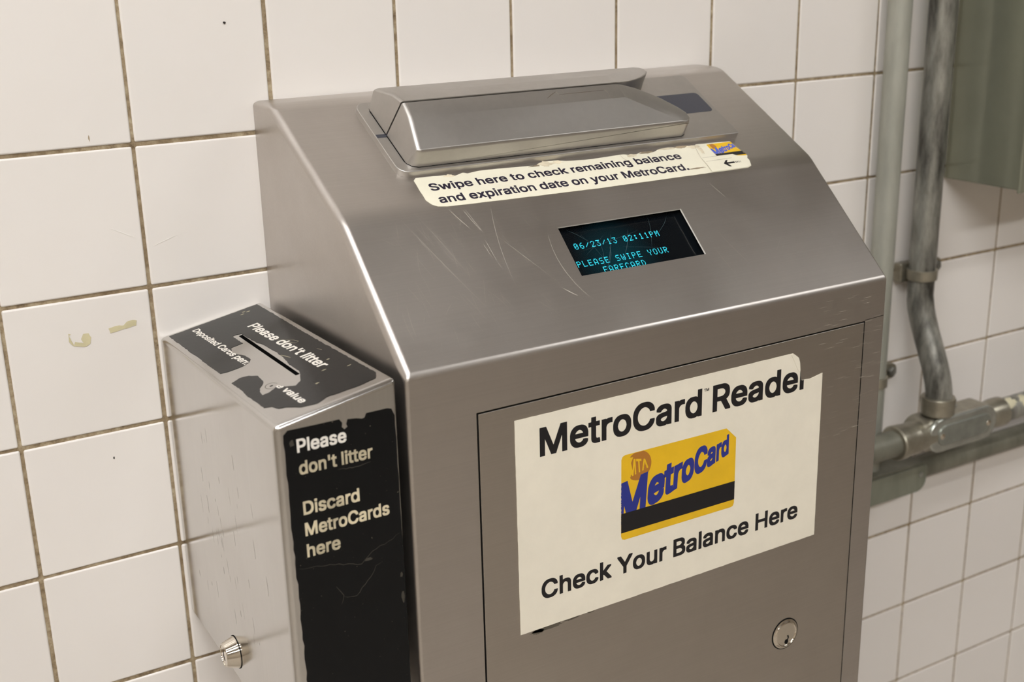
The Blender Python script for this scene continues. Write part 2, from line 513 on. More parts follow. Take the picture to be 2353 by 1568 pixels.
GL = {
    "'": (206, '52 527 51 470 53 462 53 431 54 423 54 393 56 386 59 300 62 298 146 298 148 302 153 452 154 459 154 525 151 528'),
    '.': (188, '42 -9 56 -20 65 -23 77 -24 113 -24 125 -23 137 -18 144 -13 156 2 159 8 160 20 160 65 156 81 148 92 133 102 119 106 70 106 53 100 44 93 35 81 30 63 30 18 33 5'),
    'A': (480, '482 -19 483 20 297 525 292 528 182 527 179 521 -1 26 -3 18 -2 -19 104 -19 154 123 154 159 152 161 130 162 129 177 131 179 170 180 174 182 211 285 236 363 239 368 263 296 304 182 308 180 349 179 351 177 350 162 328 161 326 159 326 120 376 -19'),
    'B': (456, '41 527 41 -19 266 -20 274 -19 296 -18 340 -11 364 -1 385 10 405 27 420 48 430 71 436 98 438 119 436 177 430 204 421 224 411 239 397 254 379 267 397 287 406 300 414 320 417 336 417 408 411 438 400 462 387 480 376 491 350 509 325 520 296 526 281 528|312 101 290 87 262 79 224 76 145 77 145 210 242 211 268 206 289 197 305 185 313 177 322 165 333 141 333 134 325 117|293 409 307 390 313 375 313 369 312 362 304 347 295 334 283 324 256 310 235 306 145 306 145 431 233 432 250 430 275 421'),
    'C': (510, '439 475 415 495 391 511 359 524 337 530 299 535 242 535 206 532 167 521 131 503 99 479 81 459 66 440 50 413 36 378 24 326 21 285 21 224 24 182 33 138 50 96 56 86 71 61 89 41 103 27 130 6 166 -12 206 -23 239 -26 305 -26 337 -21 379 -8 409 9 430 25 445 40 468 71 481 99 492 138 492 176 490 179 389 179 379 150 370 134 360 120 340 102 325 91 296 79 277 75 259 75 230 82 203 96 182 112 168 128 158 141 143 168 132 197 125 237 125 272 132 312 143 341 161 372 180 395 203 413 227 425 259 434 274 434 296 430 326 416 340 407 360 389 372 372 378 362 389 330 391 328 491 329 492 371 484 401 466 440 454 458'),
    'D': (502, '41 527 41 -19 238 -20 283 -17 331 -6 371 12 402 33 413 45 431 64 447 89 454 102 469 141 478 186 482 234 482 276 478 324 469 369 453 410 436 438 429 449 404 475 373 497 334 515 295 524 262 528|322 392 344 368 361 338 370 312 378 273 378 237 370 198 360 168 344 142 323 118 301 102 272 88 235 79 194 76 145 77 145 431 218 432 238 430 271 422 281 418 302 407'),
    'H': (517, '476 527 377 528 374 525 374 312 373 309 370 309 145 309 144 525 140 528 41 527 41 -19 140 -20 144 -18 144 209 145 212 148 213 373 212 374 -18 377 -20 476 -19'),
    'M': (628, '587 527 460 528 456 525 314 157 309 165 172 527 41 527 41 -19 140 -20 144 -18 145 295 146 294 151 282 265 -19 359 -20 363 -19 366 -15 477 284 482 296 484 296 485 -18 488 -20 587 -19'),
    'P': (445, '41 527 41 -18 44 -20 142 -20 144 -16 145 165 259 166 295 169 323 175 341 183 352 187 376 204 397 227 409 246 420 270 426 297 428 312 428 383 426 398 417 432 408 452 394 471 367 497 350 508 326 518 292 526 274 528|293 408 304 396 313 383 321 363 324 348 321 332 314 314 305 300 294 287 278 276 265 270 239 264 223 262 145 263 145 432 214 433 236 431 259 427 271 422 280 418'),
    'R': (449, '41 527 41 -19 143 -19 144 176 148 178 224 178 229 176 334 -19 446 -19 447 21 352 195 355 199 385 220 400 237 409 251 418 270 427 305 429 327 427 399 418 434 411 452 398 470 376 493 353 508 323 520 293 526 275 528|296 408 306 398 315 384 321 369 324 351 321 335 313 318 306 308 295 297 275 285 257 279 239 276 214 274 145 275 145 432 215 433 238 431 262 427 277 421'),
    'S': (447, '380 487 362 502 340 515 308 527 278 533 257 535 197 535 176 533 146 527 116 517 92 503 76 490 54 465 42 444 35 419 33 402 33 344 36 321 44 302 48 293 66 270 94 249 127 232 172 217 241 199 277 185 301 170 314 157 321 147 322 141 319 126 310 111 291 93 266 79 245 73 221 70 187 78 167 87 157 94 141 110 134 120 128 135 124 153 122 155 20 155 20 108 23 89 30 66 42 44 54 29 83 3 109 -11 125 -17 166 -26 206 -29 242 -29 283 -26 314 -20 343 -9 353 -3 368 6 385 19 406 44 418 68 426 93 428 111 428 170 421 201 414 218 403 233 392 246 381 255 343 278 299 295 229 313 202 322 175 334 160 345 147 357 141 365 138 375 140 384 148 398 158 410 172 421 190 430 203 434 220 437 232 437 261 429 283 418 295 407 301 401 310 386 317 362 320 358 418 358 420 362 420 402 417 425 411 443 399 465'),
    'T': (449, '436 527 16 528 12 525 13 432 169 432 172 429 173 -16 175 -20 272 -20 276 -18 276 429 280 432 436 432'),
    'Y': (472, '473 527 361 527 236 324 112 526 107 528 -1 527 -1 489 0 483 184 188 185 -19 287 -19 288 191 472 485 474 491'),
    'a': (389, '355 -19 355 291 349 323 340 342 332 355 320 368 305 380 292 388 254 400 215 404 173 404 133 400 113 395 94 388 68 372 43 349 30 330 21 311 22 272 80 255 118 255 135 279 144 288 170 304 184 308 196 310 218 304 230 296 247 278 252 267 252 261 249 257 244 253 223 247 146 238 94 227 76 221 55 211 44 203 30 189 17 167 12 147 11 129 12 68 18 44 29 24 41 9 53 -2 73 -14 97 -23 122 -27 199 -27 218 -24 236 -18 254 -8 256 -9 257 -18 259 -20|124 89 116 101 116 108 124 121 142 134 161 142 181 146 255 156 253 135 244 113 235 101 223 88 206 77 191 70 176 67 166 67 149 72 137 78'),
    'b': (424, '34 527 34 -19 130 -20 132 -18 132 -6 134 -4 149 -14 166 -21 197 -27 256 -27 274 -26 310 -16 331 -5 344 6 356 16 372 35 390 65 402 101 408 132 410 156 410 221 408 245 402 278 387 317 370 344 355 362 340 374 332 380 307 394 286 400 247 404 188 403 166 398 134 382 133 527|274 99 262 87 245 76 224 69 215 69 194 76 172 93 154 115 144 135 137 162 134 182 134 198 140 230 144 243 153 261 164 276 179 291 197 302 217 308 223 308 239 304 259 293 276 278 286 263 297 242 304 215 307 197 307 182 304 162 297 137 288 117'),
    'c': (396, '340 14 363 39 378 68 382 83 382 122 326 136 286 135 268 102 252 86 239 78 221 70 208 68 200 69 185 73 164 86 150 99 137 117 128 137 122 156 117 180 117 194 120 213 128 239 137 258 148 274 166 292 184 302 203 308 211 308 232 302 241 298 259 284 273 267 284 243 323 243 379 257 381 261 381 296 370 324 361 339 344 360 325 376 293 392 260 401 227 404 190 404 155 401 122 392 98 380 73 360 53 338 41 318 36 311 24 279 17 243 15 221 15 155 17 132 26 92 36 66 51 41 74 15 100 -5 124 -17 160 -26 181 -27 242 -27 263 -24 283 -20 298 -14 316 -5'),
    'd': (424, '391 527 292 527 290 382 262 397 236 403 178 404 145 401 118 394 92 380 70 362 63 354 50 338 39 320 33 308 23 278 17 246 15 222 15 155 18 123 23 99 29 81 35 66 47 44 68 16 94 -5 121 -18 151 -26 169 -27 227 -27 239 -26 263 -20 290 -4 292 -6 293 -18 295 -20 391 -19|257 97 241 83 224 73 208 69 194 70 176 78 158 91 149 101 137 117 128 137 120 164 117 183 117 197 120 215 128 242 137 261 150 279 166 293 185 304 206 308 227 302 241 295 262 275 270 264 280 243 288 216 291 198 291 180 288 161 280 135 271 116'),
    'e': (404, '346 11 367 34 381 60 384 72 384 107 382 111 329 124 287 124 285 122 274 102 265 91 255 83 233 72 209 67 190 72 173 79 157 91 138 111 129 126 122 147 125 150 389 150 390 239 385 270 375 306 367 323 354 344 337 362 308 383 286 394 247 403 187 404 154 401 121 392 95 379 70 358 47 329 36 311 26 284 17 243 15 221 15 153 17 131 24 95 35 68 53 38 76 13 95 -2 125 -17 163 -26 184 -27 245 -27 277 -23 305 -14 323 -5|251 288 270 266 279 248 280 243 278 241 126 242 129 252 138 267 147 278 163 292 184 304 202 308 211 308 232 301'),
    'g': (425, '354 -127 370 -109 382 -87 390 -58 391 -42 391 396 388 398 296 398 294 396 294 383 292 381 274 392 254 400 238 403 176 404 146 401 119 394 91 379 65 356 50 338 39 320 24 284 17 248 15 225 15 158 17 135 21 113 26 95 35 72 52 45 73 22 95 6 122 -6 146 -12 160 -14 236 -14 266 -6 289 6 291 3 289 -12 280 -36 261 -57 242 -68 217 -75 205 -76 188 -74 160 -62 148 -53 137 -42 121 -22 80 -22 32 -49 32 -90 39 -103 51 -118 77 -141 110 -158 136 -165 155 -168 173 -170 238 -170 283 -164 308 -156 332 -144|259 107 244 94 226 85 208 81 194 82 184 85 172 91 154 105 137 125 128 143 120 168 117 185 117 198 122 224 129 246 137 261 149 278 164 291 182 302 200 308 208 308 224 304 244 293 259 280 269 266 282 242 288 222 291 204 292 192 291 180 288 162 280 140 270 120'),
    'h': (410, '34 527 34 -19 133 -19 134 219 138 246 147 266 153 275 167 289 178 296 197 305 214 307 238 298 253 285 267 266 274 242 276 225 277 -19 376 -19 376 272 375 291 369 320 354 351 346 362 333 375 316 388 290 398 268 403 209 404 181 401 158 395 137 384 134 384 133 527'),
    'i': (167, '34 -19 130 -20 133 -18 134 395 131 398 37 398 33 396|32 528 23 512 23 455 29 441 37 433 55 424 110 424 125 429 135 437 141 446 145 458 146 507 141 522 133 532 125 538 113 542 56 542 43 538'),
    'k': (381, '34 527 34 -19 133 -19 134 119 151 136 275 -19 391 -19 391 18 388 24 238 215 373 352 378 360 377 398 265 398 156 287 137 268 134 267 133 525 130 528'),
    'l': (167, '34 527 33 -18 37 -20 131 -20 134 -16 133 525 130 528'),
    'm': (610, '575 -19 576 290 570 326 561 347 547 366 532 381 515 392 497 400 476 404 458 406 413 406 380 401 362 395 346 386 320 366 317 367 307 380 287 394 266 403 241 406 197 406 182 404 163 400 134 385 133 386 132 396 130 398 34 398 34 -19 133 -19 134 230 137 248 138 255 146 270 153 281 164 291 184 304 199 308 217 303 234 291 246 276 253 254 255 240 256 -19 355 -19 356 243 362 264 374 284 394 301 407 307 418 309 436 304 452 293 466 278 474 258 476 245 476 -18 479 -20'),
    'n': (410, '376 -19 376 270 375 291 370 314 363 335 343 365 332 376 313 389 290 398 268 403 209 404 181 401 158 395 133 382 131 383 130 396 128 398 34 398 34 -19 133 -19 134 219 138 245 147 266 155 276 167 289 190 302 208 307 217 307 235 299 253 285 267 266 274 242 276 225 277 -19'),
    'o': (415, '344 17 364 40 381 69 391 98 399 135 400 158 400 215 399 240 396 257 391 279 381 306 363 338 338 364 317 380 289 394 260 401 226 404 190 404 155 401 122 392 98 380 73 360 53 338 41 318 36 311 24 279 17 243 15 221 15 155 17 132 26 92 36 66 51 41 74 15 100 -5 124 -17 160 -26 181 -27 235 -27 262 -24 290 -17 314 -5|259 92 236 76 215 69 202 69 185 73 164 86 150 99 137 117 125 146 117 180 117 194 125 230 134 252 149 275 164 290 182 301 197 307 205 308 212 308 232 302 251 290 267 275 279 258 291 230 298 194 298 180 295 164 288 137 279 117'),
    'p': (424, '34 -162 133 -162 134 -5 137 -5 149 -14 166 -21 197 -27 256 -27 274 -26 289 -23 308 -17 331 -5 353 13 373 36 390 65 402 101 408 132 409 155 409 222 408 245 402 278 391 308 370 344 355 362 340 374 310 392 280 401 266 403 209 404 188 403 166 398 149 391 134 381 132 383 132 396 130 398 34 398|274 99 262 87 245 76 224 69 215 69 194 76 172 93 154 115 144 135 137 162 134 182 134 198 140 230 144 243 153 261 164 276 179 291 197 302 217 308 223 308 239 304 259 293 276 278 286 263 297 242 304 215 307 197 307 182 304 162 297 137 288 117'),
    'r': (259, '34 -19 133 -19 134 227 137 245 144 263 153 275 165 287 183 297 209 305 226 303 262 303 262 402 250 404 191 404 173 403 152 397 133 387 131 387 130 396 128 398 34 398'),
    's': (365, '45 15 60 2 74 -8 94 -17 113 -23 148 -27 214 -27 248 -23 279 -13 301 -2 314 9 333 29 343 48 349 69 351 86 351 126 346 156 340 171 327 189 307 206 280 220 250 229 194 241 158 253 145 262 137 270 134 276 138 285 151 298 164 305 188 312 206 307 223 296 233 286 243 272 248 260 251 258 287 258 343 270 343 309 339 324 328 345 319 357 307 371 295 380 274 392 256 398 232 403 206 404 143 403 119 398 91 388 65 371 47 353 35 332 29 311 27 294 27 254 32 224 38 209 51 191 71 174 98 160 131 150 212 130 224 124 235 116 242 107 243 104 238 94 227 84 218 78 206 72 190 67 178 67 160 72 139 84 129 93 122 104 115 122 112 125 71 125 19 114 16 110 16 74 18 65 21 54 30 35'),
    't': (227, '46 489 45 401 41 398 -13 398 -13 311 -11 307 41 307 45 305 45 74 48 47 51 36 57 21 73 2 94 -12 119 -21 139 -23 208 -23 227 -20 232 -16 232 23 221 72 181 73 173 72 164 75 156 81 150 89 146 111 146 305 149 307 223 308 223 396 220 398 146 399 145 489'),
    'u': (410, '376 -19 376 398 277 398 276 158 274 147 265 119 253 100 244 91 229 81 200 72 173 81 156 95 143 114 135 138 134 156 133 398 34 398 33 113 35 90 39 66 47 45 63 18 79 3 94 -8 113 -17 137 -23 154 -24 208 -24 226 -23 253 -15 277 -2 279 -4 279 -18 281 -20'),
    'v': (389, '-1 398 -1 360 0 353 143 -19 245 -19 390 356 389 398 286 398 201 162 194 150 104 397 100 398'),
    'w': (567, '563 398 464 398 460 396 400 180 398 174 397 174 336 396 332 398 233 398 227 380 170 174 168 176 107 397 103 398 4 398 3 362 5 353 118 -18 122 -20 218 -19 281 201 283 207 284 207 349 -18 353 -20 448 -19 453 -9 564 357'),
    'x': (379, '2 -19 110 -19 172 72 186 96 190 99 268 -19 376 -19 376 21 263 183 258 192 369 356 370 362 370 398 262 398 191 290 188 291 119 398 11 398 11 357 108 216 120 198 121 194 3 23 2 17'),
    'y': (389, '29 -158 35 -161 53 -164 125 -164 143 -161 166 -152 180 -142 198 -124 207 -112 226 -72 390 356 389 398 286 398 202 167 194 149 104 397 100 398 -1 398 -1 360 0 353 135 0 135 -6 130 -19 120 -42 112 -52 103 -61 89 -68 83 -66 46 -66 42 -69 29 -117'),
    ' ': (188, ''),
}
GB = {
    'M': (628, '601 540 443 540 314 206 311 210 185 540 28 540 28 -33 157 -33 158 210 163 201 251 -33 376 -33 379 -28 461 191 470 211 472 -33 601 -33'),
    'e': (404, '370 8 385 29 397 56 397 122 394 125 365 132 358 135 400 136 403 138 404 252 399 284 391 312 381 336 366 359 341 383 313 401 277 413 238 418 173 418 139 415 107 406 82 392 59 374 38 350 23 324 9 287 3 257 2 234 3 117 11 81 21 54 41 23 63 -1 82 -15 109 -29 142 -38 170 -41 259 -41 292 -36 316 -29 337 -18 358 -3|253 106 241 96 227 88 214 84 203 85 184 94 170 105 156 119 147 134 151 136 269 136 267 125|238 274 252 258 251 255 155 255 161 264 176 278 194 289 205 292 221 286'),
    't': (227, '32 503 31 413 -23 412 -27 410 -27 297 -25 294 28 294 31 291 32 60 35 33 42 11 54 -6 63 -15 83 -27 107 -35 125 -37 221 -37 244 -32 246 -28 246 36 235 86 184 87 178 88 170 95 164 102 159 125 159 291 163 294 236 294 237 410 233 412 160 413 159 500 157 503'),
    'r': (259, '20 -33 146 -33 147 213 150 231 158 249 167 261 179 273 197 284 211 289 275 290 275 416 263 418 178 418 160 416 143 412 20 411'),
    'o': (415, '356 3 377 27 394 56 405 84 412 122 414 144 414 228 411 263 405 293 400 305 391 326 376 351 352 377 331 394 302 407 274 415 239 418 176 418 142 415 109 406 85 394 59 374 40 352 27 332 11 293 3 257 2 234 3 119 12 78 23 53 38 27 61 1 86 -18 110 -30 146 -39 167 -41 268 -39 304 -30 327 -19|250 110 235 98 220 88 206 85 193 90 176 101 164 113 151 130 141 150 134 176 132 188 134 200 141 225 150 245 162 261 178 277 196 288 206 291 218 289 236 278 253 261 267 242 274 225 282 200 283 186 274 150 265 131'),
    'C': (510, '454 487 418 517 392 530 356 542 313 548 227 548 193 545 158 536 121 518 86 493 59 462 33 419 20 383 11 339 8 299 8 210 11 168 20 125 36 83 42 72 58 48 75 27 89 13 116 -8 152 -26 193 -36 226 -40 319 -40 332 -38 352 -35 377 -27 418 -8 444 12 459 27 475 48 495 86 505 125 505 192 377 193 374 189 366 164 357 147 334 121 311 105 287 94 266 90 244 96 217 109 195 126 176 149 158 179 147 206 138 252 147 303 158 330 175 359 194 381 217 400 241 412 268 419 298 410 316 401 336 386 346 375 358 359 377 315 505 315 506 383 501 405 493 426 480 453 467 472'),
    'a': (389, '368 -33 369 305 363 336 346 368 334 382 319 394 305 401 268 413 227 418 161 418 119 413 80 401 48 381 29 362 17 344 8 324 8 260 10 258 49 246 75 240 41 224 31 217 17 203 3 180 -1 161 -3 143 -1 54 5 30 20 4 38 -14 61 -28 83 -36 109 -41 211 -41 244 -34|143 97 137 104 137 107 155 121 194 133 224 137 234 137 227 121 209 102 194 91 178 84 163 85|151 268 172 284 194 293 215 284 230 269 227 265 209 261 148 253 141 254'),
    'd': (424, '404 540 278 540 277 411 250 416 227 418 164 418 125 413 104 407 78 393 56 375 32 344 20 321 14 305 3 260 2 236 3 119 9 86 20 56 27 41 40 21 54 3 80 -18 107 -32 137 -39 155 -41 242 -41 278 -33 404 -33|244 110 228 96 211 87 203 86 190 91 176 100 156 122 141 150 135 170 132 186 134 201 141 228 150 248 164 266 178 278 199 290 206 291 217 287 233 277 247 263 256 251 265 233 273 210 276 185 270 158 258 129'),
    ' ': (188, ''),
}

def glyph_loops(s, G=None, off=19.5):
    """text as loops in units of cap height"""
    G = G or GL
    k = 1 / (508.7 + 2 * off)
    x = 0; out = []
    for ch in s:
        adv, dat = G[ch]
        if dat:
            for l in dat.split('|'):
                q = [int(t) for t in l.split()]
                out.append([((x + q[i]) * k, (q[i + 1] + off) * k) for i in range(0, len(q), 2)])
        x += adv
    return out

def text(name, s, fn, x0, x1, base, cap, mat, parent, bold=0.03, h=0.25, label=None, tilt=0.0, **kw):
    L = glyph_loops(s)
    lo = min(p[0] for l in L for p in l); hi = max(p[0] for l in L for p in l)
    sx = (x1 - x0) / (hi - lo)
    L = [[(x0 + (x - lo) * sx, base + y * cap + tilt * (x - lo) * sx) for x, y in l] for l in L]
    return decal(name, L, fn, mat, parent, thick=0.04, base=h, label=label, **kw)

def jag(pts, amp=0.5, step=3.0, closed=True, seed=1):
    rnd = random.Random(seed); out = []
    n = len(pts)
    for i in range(n if closed else n - 1):
        a = Vector(pts[i]); b = Vector(pts[(i + 1) % n]); d = b - a; L = d.length
        k = max(1, int(L / step)); nrm = Vector((-d.y, d.x)).normalized() if L > 0 else Vector((0, 0))
        for j in range(k):
            o = rnd.uniform(-amp, amp) if j else 0
            p = a + d * (j / k) + nrm * o
            out.append((p.x, p.y))
    if not closed: out.append(tuple(pts[-1]))
    return out

def rrect(x0, x1, y0, y1, r, n=5):
    """rounded rectangle, r = (bl, br, tr, tl)"""
    if not isinstance(r, tuple): r = (r,) * 4
    out = []
    for (cx, cy, rr, a0) in ((x0 + r[0], y0 + r[0], r[0], 180), (x1 - r[1], y0 + r[1], r[1], 270), (x1 - r[2], y1 - r[2], r[2], 0), (x0 + r[3], y1 - r[3], r[3], 90)):
        for k in range(n + 1):
            a = math.radians(a0 + 90 * k / n)
            out.append((cx + rr * math.cos(a), cy + rr * math.sin(a)))
    return out

def slab(name, poly, fn, h0, h1, mat, parent, bevel=0.0, seg=3, label=None, smooth=35):
    bm = bmesh.new()
    lo = [bm.verts.new(fn(x, y, h0)) for x, y in poly]
    hi = [bm.verts.new(fn(x, y, h1)) for x, y in poly]
    n = len(poly)
    bm.faces.new(lo[::-1]); top = bm.faces.new(hi)
    for i in range(n):
        bm.faces.new((lo[i], lo[(i + 1) % n], hi[(i + 1) % n], hi[i]))
    bmesh.ops.recalc_face_normals(bm, faces=bm.faces)
    if bevel:
        bmesh.ops.bevel(bm, geom=list(top.edges), offset=bevel / 1000, segments=seg, profile=0.5, affect='EDGES')
    return from_bm(name, bm, mat, parent, label, smooth)

def ribbons(name, lines, fn, mat, parent, h=0.05, label=None):
    """lines: [(points, width mm)] thin raised strokes; a few are parts of their own, many are joined"""
    if 1 < len(lines) <= 10:
        for l in lines: r = ribbons(name, [l], fn, mat, parent, h, label)
        return r
    vs, fs = [], []
    for pts, w in lines:
        b0 = len(vs); n = len(pts)
        for i, p in enumerate(pts):
            p = Vector(p); t = (Vector(pts[min(i + 1, n - 1)]) - Vector(pts[max(i - 1, 0)])).normalized()
            ww = w * (0.25 + 0.75 * math.sin(math.pi * (i + 0.3) / (n - 0.4))) / 2
            nn = Vector((-t.y, t.x)) * ww
            vs.append(fn(p.x + nn.x, p.y + nn.y, h)); vs.append(fn(p.x - nn.x, p.y - nn.y, h))
        for i in range(n - 1):
            fs.append((b0 + 2 * i, b0 + 2 * i + 1, b0 + 2 * i + 3, b0 + 2 * i + 2))
    return from_py(name, vs, fs, mat, parent, label)

def boolean_cut(o, bms):
    cutters = []
    for bm, mat in bms:
        me = bpy.data.meshes.new('cut'); bm.to_mesh(me); bm.free()
        me.materials.append(mat)
        c = bpy.data.objects.new('cut', me); COL.objects.link(c)
        c.matrix_world = Matrix()
        par = o.parent
        off = Vector()
        while par is not None: off += par.location; par = par.parent
        cutters.append(c)
        md = o.modifiers.new('b', 'BOOLEAN'); md.object = c; md.operation = 'DIFFERENCE'; md.solver = 'EXACT'
        try: md.material_mode = 'TRANSFER'
        except Exception: pass
    bake(o)
    for c in cutters:
        me = c.data; bpy.data.objects.remove(c); bpy.data.meshes.remove(me)

def poly_prism(fn, poly, h0, h1):
    bm = bmesh.new()
    lo = [bm.verts.new(fn(x, y, h0)) for x, y in poly]
    hi = [bm.verts.new(fn(x, y, h1)) for x, y in poly]
    n = len(poly); bm.faces.new(lo[::-1]); bm.faces.new(hi)
    for i in range(n):
        bm.faces.new((lo[i], lo[(i + 1) % n], hi[(i + 1) % n], hi[i]))
    bmesh.ops.recalc_face_normals(bm, faces=bm.faces)
    return bm

# ================================================================== the room
RX0, RX1, RY0, RZ1 = -2.6, 4.6, -4.2, 3.1
struct(from_bm('floor', box_bm(RX0, RX1, RY0, 0.06, -0.1, 0.0), M_floor))
struct(from_bm('ceiling', box_bm(RX0, RX1, RY0, 0.06, RZ1, RZ1 + 0.1), M_ceil))
struct(from_bm('wall_left', box_bm(RX0 - 0.1, RX0, RY0, 0.06, 0, RZ1), M_room))
struct(from_bm('wall_right', box_bm(RX1, RX1 + 0.1, RY0, 0.06, 0, RZ1), M_room))
struct(from_bm('wall_front', box_bm(RX0, RX1, RY0 - 0.1, RY0, 0, RZ1), M_room))

C0, C1, R0, R1 = -3, 14, -3, 10          # tile columns and rows that are single tiles
x0, x1 = C0 * 0.11, (C1 + 1) * 0.11
zt, zb = Z0 - R0 * 0.11, Z0 - (R1 + 1) * 0.11
bm = box_bm(x0, x1, 0.0014, 0.06, zb, zt)
me = bpy.data.meshes.new('wall_back')
for f in bm.faces: f.material_index = 0
n0 = len(bm.faces)
for (a, b, c, d) in ((RX0, x0, 0, RZ1), (x1, RX1, 0, RZ1), (x0, x1, 0, zb), (x0, x1, zt, RZ1)):
    box_bm(a, b, 0.0, 0.06, c, d, bm)
bm.faces.ensure_lookup_table()
for f in list(bm.faces)[n0:]: f.material_index = 1
bm.to_mesh(me); bm.free()
me.materials.append(M_grout); me.materials.append(M_fartile)
wall = struct(link('wall_back', me))

def tile_mesh():
    h = 0.11 / 2 - 0.00135
    bm = box_bm(-h, h, 0.0, 0.006, -h, h)
    es = [e for e in bm.edges if any(abs(v.co.y) < 1e-6 for v in e.verts)]
    bmesh.ops.bevel(bm, geom=es, offset=0.0016, segments=3, profile=0.5, affect='EDGES')
    me = bpy.data.meshes.new('tile')
    bm.to_mesh(me); bm.free()
    me.polygons.foreach_set('use_smooth', [True] * len(me.polygons))
    me.set_sharp_from_angle(angle=math.radians(50))
    me.materials.append(M_tile)
    return me
tm = tile_mesh()
rt = random.Random(3)
for c in range(C0, C1 + 1):
    for r in range(R0, R1 + 1):
        t = bpy.data.objects.new('tile', tm)
        COL.objects.link(t)
        t.parent = wall
        t.location = ((c + 0.5) * 0.11 + rt.uniform(-.0003, .0003), rt.uniform(-0.0001, 0.0002), Z0 - (r + 0.5) * 0.11 + rt.uniform(-.0003, .0003))
        t.rotation_euler = (rt.uniform(-.003, .003), rt.uniform(-.0025, .0025), rt.uniform(-.003, .003))
        w = t.modifiers.new('normals', 'WEIGHTED_NORMAL'); w.keep_sharp = True; w.weight = 80

# marks on the tiles
def wall_mark(name, loops, mat, label, th=0.15):
    o = decal(name, loops, WL, mat, wall, thick=th, base=0.25, label=label)
    return o
M_glue = plain('old_glue', srgb(206, 196, 158), 0.7, var=0.12)
M_chip = plain('dark_chip', srgb(40, 34, 30), 0.8)
def blob(cx, cy, rx, ry, seed, n=12, amp=0.3):
    r = random.Random(seed)
    return [(cx + rx * math.cos(2 * math.pi * k / n) * (1 + r.uniform(-amp, amp)), cy + ry * math.sin(2 * math.pi * k / n) * (1 + r.uniform(-amp, amp))) for k in range(n)]
wall_mark('glue_residue', [jag([(45.0, -252.5), (48.0, -256.5), (52, -257.6), (57, -258.5), (60.5, -256.5), (61.5, -252), (60, -248.5), (56, -248.3), (54.0, -252.0), (55.5, -255.5), (52.3, -254.5), (49.5, -253.5), (48.3, -256), (46.8, -252), (45.6, -247.6), (47.2, -247.0), (45.2, -246.4)], 0.25, 1.5, seed=4)], M_glue, 'beige glue residue in a hooked shape')
wall_mark('glue_residue', [jag([(75, -247.4), (76.0, -251.2), (80.5, -251), (85.5, -249.8), (90, -249.3), (96, -248.4), (96.8, -244.6), (93.5, -243.6), (89, -244.4), (86.5, -246.8), (81.5, -246.3), (78, -246.8)], 0.3, 1.5, seed=5)], M_glue, 'beige glue residue in a bar shape')
wall_mark('chip', [blob(187.7, -25.4, 1.3, 1.0, 8)], M_chip, 'dark chip in the glaze')
wall_mark('chip', [blob(78.4, -102.0, 0.45, 2.2, 9)], plain('brown_drip', srgb(160, 140, 112), 0.8), 'small brown drip')
wall_mark('chip', [blob(66.6, -352.5, 0.5, 1.1, 10)], M_chip, 'tiny dark scratch mark')
ribbons('glaze_scratch', [([(85 + i * 1.0, -170 - i * 0.55 + 0.1 * (i % 3)) for i in range(18)][::-1], 0.5), ([(116 + i, -188 + i * 0.32) for i in range(22)], 0.5)], WL, plain('scuffed_glaze', srgb(240, 236, 230), 0.4), wall, h=0.28)

# ceiling fixtures
for i, (lx0, lx1, ly, hw, st) in enumerate(LIGHTS):
    lab = ['long fluorescent ceiling light nearest above the reader', 'fluorescent ceiling light towards the right end of the room', 'fluorescent ceiling light farthest back, behind the camera', 'narrow added ceiling light that brightens the left fold of the reader'][i]
    r = root('ceiling_light', (0.5 * (lx0 + lx1), ly, RZ1), lab, 'light', 'ceiling lights')
    from_bm('housing', box_bm(lx0 - 0.02, lx1 + 0.02, ly - hw - 0.02, ly + hw + 0.02, RZ1 - 0.07, RZ1 - 0.0005), plain('white_enamel', srgb(225, 222, 215), 0.5), r)
    from_bm('diffuser', box_bm(lx0, lx1, ly - hw, ly + hw, RZ1 - 0.085, RZ1 - 0.0705), emit('fluorescent_diffuser', (0.985, 0.995, 1.0), st), r)

